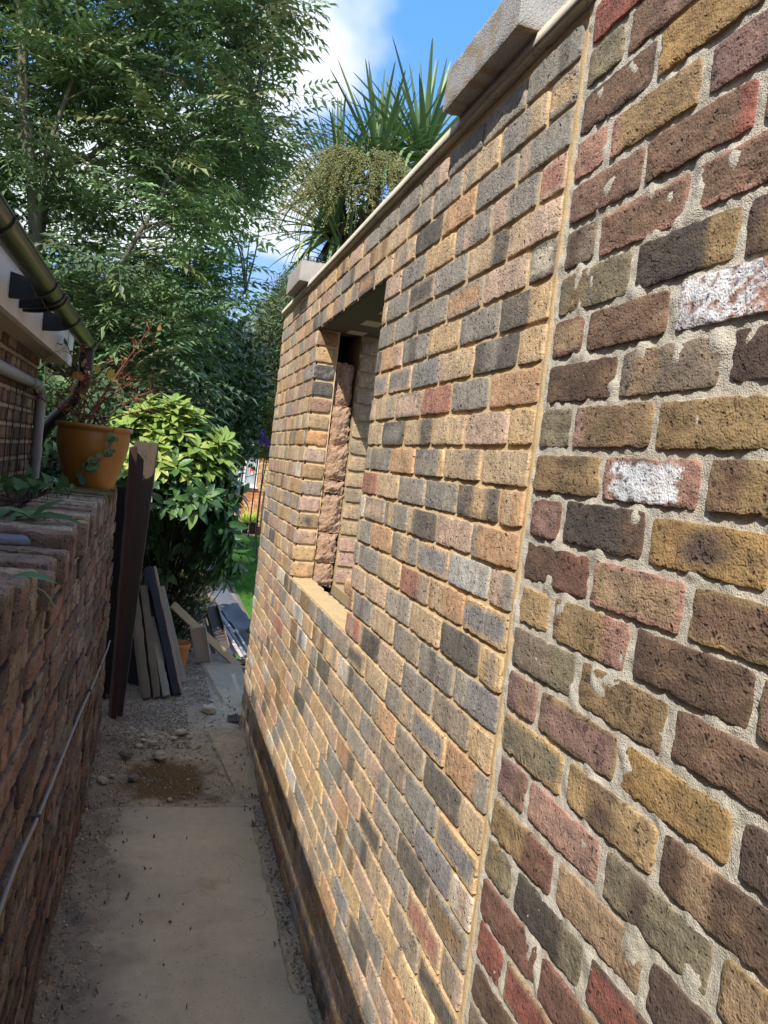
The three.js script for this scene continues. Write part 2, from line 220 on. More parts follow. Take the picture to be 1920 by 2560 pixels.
const oldBrickMat = new THREE.MeshStandardMaterial({ map: texOld.map, bumpMap: texOld.bump, bumpScale: .0034, roughness: .93, vertexColors: true });
const sandMortar = mat(texSand, '#cdb286', { bumpScale: .003, roughness: .95 });
const limeMortar = mat(texMortar, '#c2b9a7', { bumpScale: .003, roughness: .95 });
const newWall = thing('brick_wall', [0, 0, -1.76], 'new yellow and grey stock brick wall with a narrow empty window opening', 'brick wall');
{
  const r = rng(301), list = [];
  const first = ['GPGeg', 'yLTgG', 'GgoDT', 'rGgyg', 'pTgDg', 'cpogG', 'Dgygo', 'yDTBg', 'ogrpT', 'ypTTg', 'TTgog', 'oDggT', 'opDgp', 'pWBgo', 'BorTg', 'yDTep', 'BgMTg', 'yMgpD', 'oBgTD', 'TDMog', 'BLMgT', 'cBgpe', 'nDgTo', 'MrgDp', 'DMTgo'];
  const bag = 'gggGGGBDDTTTTTTTyyyyYpppppoorcLMMWeeenn';
  const yTop = (c) => BED - PITCH * c - .005;
  for (let c = -1; c <= 31; c++) {
    const y1 = c < 0 ? 2.444 : yTop(c), y0 = Math.max(.004, BED - PITCH * (c + 1) + .005); if (y1 - y0 < .02) continue;
    const inOpen = c >= 2 && c <= 16;
    let z = -.008, i = 0; const head = ((c % 2) + 2) % 2 === 0;
    const cuts = [];
    while (z > FAR + .03) { const L = (i === 0 && head ? .1025 : .215) + (r() - .5) * .006; cuts.push([Math.max(FAR, z - L), z]); z -= L + .0105; i++; }
    cuts.forEach(([za, zb], k) => {
      let segs = [[za, zb]];
      if (inOpen) segs = segs.flatMap(([a, b]) => [[a, Math.min(b, OPEN.z0)], [Math.max(a, OPEN.z1 + .002), b]]).filter(([a, b]) => b - a > .03);
      for (const [a, b] of segs) {
        const key = (c + 1 < first.length && k < 5) ? first[c + 1][k] : bag[Math.floor(r() * bag.length)], far = smooth(-1, -3.4, a);
        let A = tint(NEWC[key] ?? NEWC.p); if (key === 'P') A = tint('#b3a48d'); if (r() < far * .6) A = tint(r() < .5 ? '#c79f66' : '#bf9575');
        const Bc = tint(NEWC['gGTTyyepMDgT'[Math.floor(r() * 12)]]), mode = ['none', 'band', 'right', 'left', 'band', 'none', 'rim'][Math.floor(r() * 7)];
        const near = b > -.8, mid = b > -1.9, w = b - a, lum = .9 + r() * .2;
        const g = brickFace(w, y1 - y0 + .0016, { nu: near ? Math.max(6, Math.round(w / .016)) : mid ? 6 : 4, nv: near ? 5 : 3, edge: .003, rough: .0011, depth: .02, chamfer: .0009, seed: c * 31.7 + k * 5.3 + 100, bulge: .0015, tilt: (r() - .5) * .004 }, blended(r, A.map((x) => x * lum), Bc, mode, .22));
        place(g, V(-.0002 - r() * .002, y0 - .0008 + (r() - .5) * .002, a), Z1, Y1, XN);
        list.push([g, Math.hypot(a + w / 2 - 1.3, .63, (y0 - 1.63))]);
      }
    });
  }
  // reveal of the opening (far jamb), outer leaf then inner leaf
  const rev = ['#a87d4c', '#c09a63', '#57504b', '#5f5a52', '#a47b5e', '#b39263', '#c98f4c', '#c3a283', '#b08a56', '#9d8a70', '#c59a80', '#a88b5c', '#c09872', '#c29d5f', '#c0955a'];
  rev.forEach((hex, i) => {
    const y0 = BED - PITCH * (i + 3) + .005, A = tint(hex), Bc = i === 11 ? tint('#5b5150') : i === 2 ? tint('#b9b3ab') : tint('#8a7a64'), w = .1 + (r() - .5) * .008;
    const g = brickFace(w, .065, { nu: 7, nv: 4, edge: .004, rough: .0014, depth: .018, seed: 900 + i, bulge: .001 }, blended(r, A, Bc, i === 11 ? 'blob' : 'none', i === 2 ? .5 : .3));
    place(g, V(-.001, y0, -2.3205), X1, Y1, Z1); list.push([g, 3.7]);
    const A2 = tint(i > 11 ? '#c0967c' : i % 3 ? '#b5976c' : '#a08a6c'), g2 = brickFace(.1, .064, { nu: 5, nv: 3, edge: .005, rough: .0016, depth: .018, seed: 950 + i }, blended(r, A2, tint('#b39467'), 'right', .3));
    place(g2, V(.204, y0 - .016 + (r() - .5) * .008, -2.318), X1, Y1, Z1); list.push([g2, 3.75]);
  });
  list.sort((a, b) => a[1] - b[1]);
  list.slice(0, 298).forEach(([g], i) => part(newWall, i ? `brick_${String(i).padStart(3, '0')}` : 'brick', g, newBrickMat));
  part(newWall, 'far_bricks', merged(list.slice(298).map((q) => q[0])), newBrickMat).userData.kind = 'stuff';
  // mortar face, four sheets round the opening, and the solid leaf behind it
  const face = (z, y) => { const k = ((BED - y) / PITCH), fr = Math.abs(k - Math.round(k)) * PITCH, strip = smooth(-.004, .004, z); return lerp(.0034 + N3(z * 9, y * 9, 3) * .0016 + N3(z * 40, y * 40, 4) * .0011 - (fr < .012 ? .001 * N3(z * 16, y * 5, 8) : 0) + .003 * smooth(.001, -.006, (k - Math.round(k)) * PITCH) * (fr < .008 ? 1 : 0), z > .0185 ? .006 : -.0012 + N3(z * 90, y * 7, 5) * .0016 + N3(3, y * 40, z * 60) * .001, strip); };
  const sheet = (z0, z1, y0, y1) => grid(Math.max(2, Math.round((z1 - z0) / .012)), Math.max(2, Math.round((y1 - y0) / .0094)), (s, t) => { const z = lerp(z0, z1, s), y = lerp(y0, y1, t); return [face(z, y), y, z + (z > .015 ? N3(y * 14, 2, 7) * .003 + N3(y * 60, 2, 7) * .0015 : 0), z, y]; });
  part(newWall, 'mortar', merged([sheet(FAR, OPEN.z0, 0, 2.466), sheet(OPEN.z1, .021, 0, 2.466), sheet(OPEN.z0, OPEN.z1, 0, OPEN.y0), sheet(OPEN.z0, OPEN.z1, OPEN.y1, 2.466)]), sandMortar);
  part(newWall, 'wall_core', merged([box(.014, .1025, 0, 2.466, FAR, OPEN.z0 - .004), box(.014, .1025, 0, 2.466, OPEN.z1, .004), box(.014, .1025, 0, OPEN.y0 - .012, OPEN.z0 - .004, OPEN.z1), box(.014, .1025, OPEN.y1 + .008, 2.466, OPEN.z0 - .004, OPEN.z1)]), sandMortar);
  part(newWall, 'inner_leaf', merged([box(.2025, .305, 0, 2.466, FAR, OPEN.z0 - .002), box(.2025, .305, 0, 2.466, OPEN.z1 + .02, .3), box(.2025, .305, 0, OPEN.y0 - .02, OPEN.z0 - .002, OPEN.z1 + .02), box(.2025, .305, OPEN.y1 + .012, 2.466, OPEN.z0 - .002, OPEN.z1 + .02)]), mat(texBlock, '#a8946f', { bumpScale: .003 }));
  part(newWall, 'sill', grid(10, 90, (s, t) => { const x = lerp(.0015, .101, s), z = lerp(OPEN.z1, OPEN.z0, t); return [x + (s > .9 ? N3(z * 14, 1, 1) * .006 : 0), 1.104 + N3(x * 20, z * 20, 1) * .0022 + N3(x * 70, z * 30, 2) * .0012 - (s < .05 ? .006 : 0), z, x, z]; }), mat(texSand, '#c8ab7a', { bumpScale: .009 }));
  const loose = roughBox(.1, .062, .2, .002, 5, 4, .008); loose.translate(.253, 1.118, -2.03); part(newWall, 'loose_brick', loose, mat(texOld, '#c09a72', { bumpScale: .004 }), 'pale brick lying bare on the inner leaf of the opening');
  const lint = part(newWall, 'lintel', box(.016, .31, 2.231, 2.236, OPEN.z0 - .1, OPEN.z1 + .1), mat(texBlock, '#56534d', { bumpScale: .002 }));
  part(newWall, 'lintel_lip', box(.004, .0155, 2.227, 2.2345, OPEN.z0 - .02, OPEN.z1 + .02), mat(null, '#3f3a33', { roughness: .7, metalness: .3 }));
  for (const [x0, x1, z0, z1] of [[.125, .203, -2.322, -2.226], [.123, .2, -2.043, -1.925], [.123, .2, -1.75, -1.65]]) part(lint, 'lintel_insert', box(x0, x1, 2.229, 2.2335, z0, z1), mat(texPaint, '#b5ada0'));
  part(newWall, 'cavity_light_stop', merged([box(.1026, .2024, 0, 2.466, FAR, FAR + .05), box(.1026, .2024, 2.4, 2.466, FAR + .05, .2), box(.1026, .2024, .9, 1.04, FAR + .05, .1), box(.1026, .2024, 1.04, 2.4, -2.7, -2.66)]), mat(texBlock, '#3c3934'));  // added dark boxes that keep daylight out of the cavity
  // mineral wool showing in the cavity
  const wool = thing('cavity_insulation', [.152, 1.08, -2.36], 'fluffy brown mineral wool stuffed into the wall cavity beside the window opening', 'insulation'), woolMat = mat(texWool, '#b8967a', { bumpScale: .01, roughness: 1 });
  [[1.07, 1.19, .086, -.01], [1.185, 1.32, .088, 0], [1.325, 1.5, .092, .004], [1.505, 1.56, .088, .012], [1.565, 1.72, .09, .002], [1.725, 1.9, .086, -.012], [1.905, 2.1, .08, -.03]].forEach(([y0, y1, w, dz], i) => {
    const g = new THREE.BoxGeometry(w, y1 - y0, .08, 16, Math.round((y1 - y0) / .006), 12), p = g.attributes.position, uv = g.attributes.uv;
    for (let q = 0; q < p.count; q++) { let x = p.getX(q), y = p.getY(q), z = p.getZ(q); uv.setXY(q, x + z + i * .3, y + i * .2); const e = Math.min((y1 - y0) / 2 - Math.abs(y), w / 2 - Math.abs(x)), r0 = smooth(.03, 0, e) * .016; const n1 = N3(x * 24, y * 24, i * 9), n2 = N3(x * 62, y * 62, z * 62 + i), n3 = N3(x * 140, y * 120, z * 140 + i); p.setXYZ(q, x * (1 + n1 * .1) + n2 * .004, y + n2 * .004 + n1 * .004, z + (z > 0 ? n1 * .006 + n2 * .0035 + n3 * .0028 + N3(x * 260, y * 90, i) * .002 - r0 : 0)); }
    g.computeVertexNormals(); g.translate(.152, (y0 + y1) / 2, -2.352 + dz); part(wool, 'insulation_batt', g, woolMat);
  });
  // wall plate board and the two blocks weighing it down
  const plank = grid(8, 160, (s, t) => { const a = s * 4, z = lerp(.03, -3.555, t), yy = 2.4685 + N3(z * 1.5, 0, 2) * .002, q = a < 1 ? [lerp(.09, -.015, a), yy] : a < 2 ? [-.0165 + N3(z * 2, 1, 1) * .001, lerp(yy + .001, 2.499, a - 1)] : a < 3 ? [lerp(-.0155, .09, a - 2), 2.5] : [.09, lerp(2.5, yy, a - 3)]; return [q[0], q[1], z, a * .045, z]; });
  solo('wall_plate', merged([plank, box(-.0155, .09, 2.47, 2.499, -3.5565, -3.554), box(-.0155, .09, 2.47, 2.499, .029, .0315)]), mat(texWood, '#cabfa9', { bumpScale: .0012, roughness: .8 }), 'long pale timber board lying along the top of the new brick wall', 'board');
  const nearB = roughBox(.215, .1, .43, .0012, 3, 12, .004, 20); { const p = nearB.attributes.position, c = []; for (let i = 0; i < p.count; i++) { const y = p.getY(i), z = p.getZ(i), q = z * 1.0 + y * .9, m = smooth(.18, .5, N3(q * 11, y * 5 - z * 3, 5) + N3(z * 40, y * 40, 6) * .35) * .8; for (let k = 0; k < 3; k++) c.push(lerp([.40, .385, .36][k], [.33, .25, .15][k], m) * GAIN); } nearB.setAttribute('color', new THREE.Float32BufferAttribute(c, 3)); } nearB.translate(.048, 2.5515, -.385);
  solo('concrete_block', nearB, new THREE.MeshStandardMaterial({ map: texBlock.map, bumpMap: texBlock.bump, bumpScale: .004, roughness: .95, vertexColors: true }), 'grey concrete block stained with mortar, overhanging the wall board next to the old brickwork', 'concrete block');
  const farB = roughBox(.215, .1, .43, .0012, 4, 5, .004, 20); farB.translate(.044, 2.5515, -2.877);
  solo('concrete_block', farB, mat(texBlock, '#b2aaa0', { bumpScale: .004, roughness: .95 }), 'clean pale concrete block on the wall board at the far corner above the window', 'concrete block');
}

// ================= THE OLD BRICK WALL at the right edge =================
const oldWall = thing('old_brick_wall', [0, 0, .6], 'old weathered brick wall with thick grey lime mortar, toothed up to the new wall', 'brick wall');
{
  const C = { b: '#86664a', O: '#8d7f5f', g: '#a4844e', k: '#93764a', Y: '#b28a45', s: '#b5836a', p: '#b58a72', m: '#865a47', r: '#a05a45', M: '#9a7465', d: '#594e42', D: '#70553f', e: '#8d7a63', t: '#b08e63', l: '#bd9a5e', w: '#916d55', u: '#6b5444' };
  const rows = { '-2': 'bmg', '-1': 'tebD', 0: 'gbpm', 1: 'rwbD', 2: 'Obgm', 3: 'bYwm', 4: 'sgMb', 5: 'wbmt', 6: 'ebbD', 7: 'Odum', 8: 'tbWD', 9: 'Deum', 10: 'Okgb', 11: 'kWgb', 12: 'MdYb', 13: 'Dtbm', 14: 'lgDMb', 15: 'ekbw', 16: 'MMYub', 17: 'OlDb', 18: 'MpOtb', 19: 'gtub', 20: 'Odrbm', 21: 'mmbt', 22: 'rrbmD', 23: 'Dbmr', 24: 'eDmbr' };
  const second = { '4g': ['s', 'left'], '7d': ['g', 'right'], '12Y': ['u', 'blob'], '14g': ['s', 'right'], '15e': ['O', 'right'], '19g': ['m', 'right'], '5b': ['r', 'right'], '10k': ['p', 'left'], '17O': ['l', 'rim'], '13D': ['m', 'right'], '3Y': ['b', 'right'], '18p': ['s', 'rim'], '12d': ['D', 'right'], '20d': ['O', 'right'], '13t': ['s', 'rim'], '11k': ['g', 'right'], '6b': ['s', 'rim'] };
  const r = rng(401), list = [], white = [];
  for (let q = -2; q <= 30; q++) {
    const yc = 2.342 - .0755 * (q - 2), keys = rows[q] ?? 'bmDtw', head = ((q % 2) + 2) % 2 === 0; let z = .0275 + (r() - .5) * .006, i = 0;
    if (yc < .03) continue;
    while (z < 1.25) {
      const L = (head && i === 0 ? .104 : .2165) + (r() - .5) * .012, h = .0655 + (r() - .5) * .006, key = keys[i % keys.length], W = key === 'W', near = z < .75;
      const A = tint(C[W ? 's' : key]), sec = second[q + key], Bc = sec ? tint(C[sec[0]]) : tint(C['bDtgumpk'[Math.floor(r() * 8)]], .95), mode = sec ? sec[1] : ['none', 'none', 'rim', 'band'][Math.floor(r() * 4)];
      let col = blended(r, A, Bc, mode, .3);
      if (W) { const base = col, left = q === 8, sd = q * 3.1; col = (u, v) => { const b = base(u, v), m = q === 11 ? smooth(.01, .05, .4 - Math.max(Math.abs(u - .47) * 1.05, Math.abs(v - .47) * .9) + N3(u * 9, v * 6, sd) * .07) * (1 - smooth(.12, .05, Math.hypot((u - .2) * 1.2, v - .55)) * .9) : smooth(.38, .52, .62 - Math.abs(u - .3) * .45 + N3(u * 12, v * 9, sd) * .32); const wt = tint('#efeeec'); return [0, 1, 2].map((k) => lerp(b[k], wt[k], m)); }; }
      const g = brickFace(L, h, { nu: near ? Math.round(L / (W ? .006 : .009)) : 8, nv: near ? (W ? 10 : 8) : 4, edge: .0036, rough: .0013, depth: .022, chamfer: .001, seed: q * 17.3 + i * 3.9 + 500, bulge: .0016, tilt: (r() - .5) * .005 }, col);
      place(g, V(.0002 - r() * .003, yc - h / 2 + (r() - .5) * .004, z), Z1, Y1, XN); list.push([g, W, q]);
      z += L + .016 + (r() - .5) * .007; i++;
    }
  }
  list.forEach(([g, W, q], i) => part(oldWall, i ? `brick_${String(i).padStart(3, '0')}` : 'brick', g, oldBrickMat, W ? 'brick with flaking white paint' : null));
  // lime mortar: flush, lumpy, smeared over brick edges here and there
  const mz = (z, y) => .0024 - Math.max(0, fbm3(z * 11, y * 11, 20, 2) - .12) * .0075 + N3(z * 34, y * 34, 21) * .0014 + N3(z * 110, y * 110, 22) * .0007;
  part(oldWall, 'mortar', merged([grid(150, 520, (s, t) => { const z = lerp(.012, .8, s), y = lerp(0, 2.75, t); return [mz(z, y), y, z, z, y]; }), grid(30, 150, (s, t) => { const z = lerp(.8, 1.3, s), y = lerp(0, 2.75, t); return [mz(z, y), y, z, z, y]; })]), limeMortar);
  part(oldWall, 'wall_core', box(.012, .22, 0, 2.75, .012, 2.8), limeMortar);
}

// ================= GROUND =================
const soil = (x, z) => N3(x * 5, z * 5, 1) * .006 + N3(x * 17, z * 17, 2) * .004 + N3(x * 60, z * 60, 3) * .003 + N3(x * 150, z * 150, 3) * .0012 + smooth(-.5, -.8, x) * (.02 + .012 * N3(x * 9, z * 9, 5)) + (z < -2.37 ? .002 : 0) - .02 * smooth(.035, .0, Math.hypot(Math.max(0, Math.abs(x + .42) - .2), Math.max(0, Math.abs(z + 2.72) - .2))) * .4;
{
  structure('ground', grid(40, 40, (s, t) => { const x = lerp(-150, 150, s), z = lerp(-220, 80, t); return [x, -.06, z, x, z]; }), mat(texDirt, '#6f6350', { bumpScale: .01 }));
  const stain = (x, z) => .98 * smooth(.09, -.05, Math.max(Math.abs(x + .43) - .17, Math.abs(z + 2.7) - .22) + N3(x * 8, z * 8, 9) * .06 + N3(x * 30, z * 30, 9) * .02);
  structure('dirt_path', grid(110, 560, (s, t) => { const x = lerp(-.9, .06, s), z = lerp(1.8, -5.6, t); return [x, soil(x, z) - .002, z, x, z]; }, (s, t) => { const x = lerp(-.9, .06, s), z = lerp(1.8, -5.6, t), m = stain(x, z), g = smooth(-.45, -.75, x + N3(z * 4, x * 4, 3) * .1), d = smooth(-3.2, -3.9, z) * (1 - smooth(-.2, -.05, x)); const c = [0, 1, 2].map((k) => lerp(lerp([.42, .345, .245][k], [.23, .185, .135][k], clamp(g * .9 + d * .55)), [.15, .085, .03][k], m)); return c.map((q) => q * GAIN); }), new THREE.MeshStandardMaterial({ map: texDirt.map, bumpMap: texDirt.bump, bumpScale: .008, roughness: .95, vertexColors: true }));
  // poured concrete strip in front
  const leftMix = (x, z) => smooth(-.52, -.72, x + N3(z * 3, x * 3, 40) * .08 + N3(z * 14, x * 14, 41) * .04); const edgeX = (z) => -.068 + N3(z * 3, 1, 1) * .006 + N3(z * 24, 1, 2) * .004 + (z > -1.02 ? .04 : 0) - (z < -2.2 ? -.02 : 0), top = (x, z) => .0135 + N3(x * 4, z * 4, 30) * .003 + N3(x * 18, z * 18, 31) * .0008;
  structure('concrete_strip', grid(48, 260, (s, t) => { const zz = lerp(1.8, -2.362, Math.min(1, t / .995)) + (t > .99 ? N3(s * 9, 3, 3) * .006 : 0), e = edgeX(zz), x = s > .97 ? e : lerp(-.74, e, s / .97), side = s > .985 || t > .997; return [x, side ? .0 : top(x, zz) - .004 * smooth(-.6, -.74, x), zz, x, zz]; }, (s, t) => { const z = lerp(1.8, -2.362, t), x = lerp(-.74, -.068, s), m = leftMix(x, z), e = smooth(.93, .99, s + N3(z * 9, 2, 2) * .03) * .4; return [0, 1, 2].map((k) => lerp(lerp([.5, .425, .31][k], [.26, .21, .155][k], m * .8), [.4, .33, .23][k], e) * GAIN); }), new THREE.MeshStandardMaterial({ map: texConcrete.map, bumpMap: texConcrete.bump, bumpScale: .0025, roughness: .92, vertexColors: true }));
  structure('concrete_haunch', grid(30, 70, (s, t) => { const z = lerp(-3.42, -2.5, t), l = lerp(-.205, -.11, t), x = lerp(l, .004, s), e = Math.min(s * .2, t * .5, (1 - t) * .5); return [x, s === 0 ? -.012 : .02 * smooth(0, .025, t) * smooth(1, .9, t) - .006 + N3(x * 20, z * 20, 4) * .004 + N3(x * 70, z * 70, 4) * .002 + s * .012, z, x, z]; }), mat(texDirt, '#b5a284', { bumpScale: .005 }));
  structure('path_slab', grid(14, 40, (s, t) => { const z = lerp(-3.93, -5.05, t), x = lerp(lerp(-.075, -.19, t), .14, s), side = s === 0 || t === 0; return [x, side ? -.01 : .014 + N3(x * 6, z * 6, 1) * .002, z, x, z]; }), mat(texConcrete, '#a89a80', { bumpScale: .003 }));
  structure('lawn', grid(60, 120, (s, t) => { const x = lerp(.36, 9, s), z = lerp(-3.7, -15.2, t); return [x, -.02 + N3(x * .6, z * .6, 1) * .01, z, x, z]; }), mat(texDirt, '#4f8a26', { bumpScale: .01 }));
  structure('paving_edge', box(-3, 9, -.05, -.004, -16.6, -15.2), mat(texConcrete, '#b59a86'));
  structure('side_path', box(.02, .355, -.05, -.012, -13, -5.2), mat(texConcrete, '#8a7d70'));
}
{ // blades of grass over the lawn
  const r = rng(77), g = new THREE.BufferGeometry(); const p = [], idx = []; for (let k = 0; k < 9; k++) { const a = r() * 6.28, x = (r() - .5) * .08, z = (r() - .5) * .08, l = .03 + r() * .022, w = .0024, bx = Math.cos(a) * w, bz = Math.sin(a) * w, lx = (r() - .5) * .03, lz = (r() - .5) * .03, b = p.length / 3; p.push(x - bx, 0, z - bz, x + bx, 0, z + bz, x + lx, l, z + lz); idx.push(b, b + 1, b + 2); }
  g.setAttribute('position', new THREE.Float32BufferAttribute(p, 3)); g.setIndex(idx); g.computeVertexNormals();
  const list = []; for (let k = 0; k < 60000; k++) { const z = -3.8 - r() * 11.4, x = .37 + r() * 2.2, m = .8 + .3 * N3(x * 1.5, z * 1.5, 4) + r() * .2; list.push([V(x, -.02, z), euler(0, r() * 6.3, 0), .8 + r() * .7, [.13 * m, .34 * m, .035 * m]]); }
  scatter(scene, 'grass', g, leafMat('#ffffff', { transmission: .3 }), list).userData.label = 'short bright green lawn grass beyond the end of the wall';
}
{ // stones and rubble on the dirt
  const r = rng(88), pale = mat(texBlock, '#b9ac92', { bumpScale: .003 }), grey = mat(texBlock, '#7d7468', { bumpScale: .003 });
  const stone = (sx, sy, sz, seed) => { const g = mergeVertices(new THREE.IcosahedronGeometry(1, 2).deleteAttribute('uv').deleteAttribute('normal')), p = g.attributes.position, uv = []; for (let i = 0; i < p.count; i++) { const d = V(p.getX(i), p.getY(i), p.getZ(i)), k = 1 + N3(d.x * 1.2 + seed, d.y * 1.2, d.z * 1.2) * .42 + N3(d.x * 3 + seed, d.y * 3, d.z * 3) * .22; let q = d.multiplyScalar(k); q.x = clamp(q.x, -.9, .85); q.y = clamp(q.y, -.6, .7); p.setXYZ(i, q.x * sx, q.y * sy, q.z * sz); uv.push(q.x * sx, q.z * sz + q.y * sy); } g.setAttribute('uv', new THREE.Float32BufferAttribute(uv, 2)); g.computeVertexNormals(); return g; };
  const big = [[-.17, -3.77, .056, 'large pale wedge of stone lying alone by the far end of the path'], [-.35, -3.34, .036, 'tallest pale stone of the cluster in the middle of the dirt path'], [-.47, -2.95, .045, 'flat whitish stone at the head of the rusty brown stain'], [-.64, -2.95, .04, 'flat grey-brown stone at the left corner of the rusty stain'], [-.73, -2.6, .032, 'rounded stone by the foot of the dark garden wall'], [-.59, -2.68, .03, 'long low stone on the left edge of the rusty stain']];
  big.forEach(([x, z, s, label], i) => { const g = stone(s, s * .55, s * .7, i * 9.1); g.rotateY(r() * 6); g.translate(x, .012 + soil(x, z) + s * .2, z); solo('stone', g, i === 3 || i === 5 ? grey : pale, label, 'stone', 'stones on the dirt path'); });
  const small = [[-.39, -3.27], [-.3, -3.29], [-.56, -3.29], [-.55, -3.2], [-.5, -3.17], [-.14, -4], [-.25, -3.16], [-.69, -2.7], [-.42, -2.46], [-.16, -3.12], [-.57, -3.12]];
  small.forEach(([x, z], i) => { const s = .014 + r() * .011, g = stone(s, s * .6, s * .8, 60 + i * 3.3); g.rotateY(r() * 6); g.translate(x, .008 + soil(x, z), z); solo('stone', g, pale, 'small pale stone lying loose on the brown dirt path', 'stone', 'small pale stones scattered on the dirt path'); });
  const geos = [stone(1, .6, .8, 200), stone(1, .5, .6, 210)], lists = [[], []];
  for (let k = 0; k < 14000; k++) { const left = r() < .6; let x, z; if (left) { z = -.2 - Math.pow(r(), .8) * 4.6; x = -.83 + Math.pow(r(), 2.6) * (z < -2.36 ? .7 : .2); } else if (r() < .4) { z = -2.4 + r() * 2.8; x = -.05 + r() * .05; } else { z = -2.4 - r() * 2.2; x = -.8 + r() * .8; } const s = .0013 + Math.pow(r(), 5) * .0065, m = .7 + r() * .7; lists[k & 1].push([V(x, soil(x, z) + s * .3 + (z > -2.36 && x < -.1 && x > -.7 ? .014 : 0), z), euler(r(), r() * 6, r()), s, [.36 * m, .3 * m, .215 * m]]); }
  lists.forEach((l, i) => { scatter(scene, i ? 'gravel_001' : 'gravel', geos[i], new THREE.MeshStandardMaterial({ roughness: .95 }), l).userData.label = 'loose grit and gravel scattered along the passage floor'; });
  const chip = new THREE.BoxGeometry(1, .18, .4), cl = []; for (let k = 0; k < 7000; k++) { const z = -3.1 - r() * 1.9, x = -.8 + r() * (z < -3.9 ? .66 : .5) , m = .5 + r(); cl.push([V(x, soil(x, z) + .004, z), euler((r() - .5) * .7, r() * 6, (r() - .5) * .7), .004 + r() * .008, [.19 * m, .14 * m, .095 * m]]); }
  scatter(scene, 'wood_chip_mulch', chip, new THREE.MeshStandardMaterial({ roughness: .95 }), cl).userData.label = 'brown bark chippings beneath the leaning slabs';
}

{ // dead leaves gathered along the foot of the walls
  const r = rng(99), l = []; for (let k = 0; k < 420; k++) { const right = r() < .3, z = -.3 - r() * 4, x = right ? -.005 - Math.pow(r(), 2) * .09 : -.79 + Math.pow(r(), 2) * .45, m = .5 + r(); l.push([V(x, soil(x, z) + .012, z), euler((r() - .5) * .9, r() * 6.3, (r() - .5) * .9), .008 + r() * .016, r() < .15 ? [.08 * m, .1 * m, .03 * m] : [.17 * m, .1 * m, .045 * m]]); }
  scatter(scene, 'leaf_litter', leafGeo((t) => .26 * Math.sin(Math.PI * t), [0, .3, .7, 1], .5, .4), leafMat('#ffffff', { transmission: .1 }), l).userData.label = 'dry brown leaf litter along the foot of both walls';
}

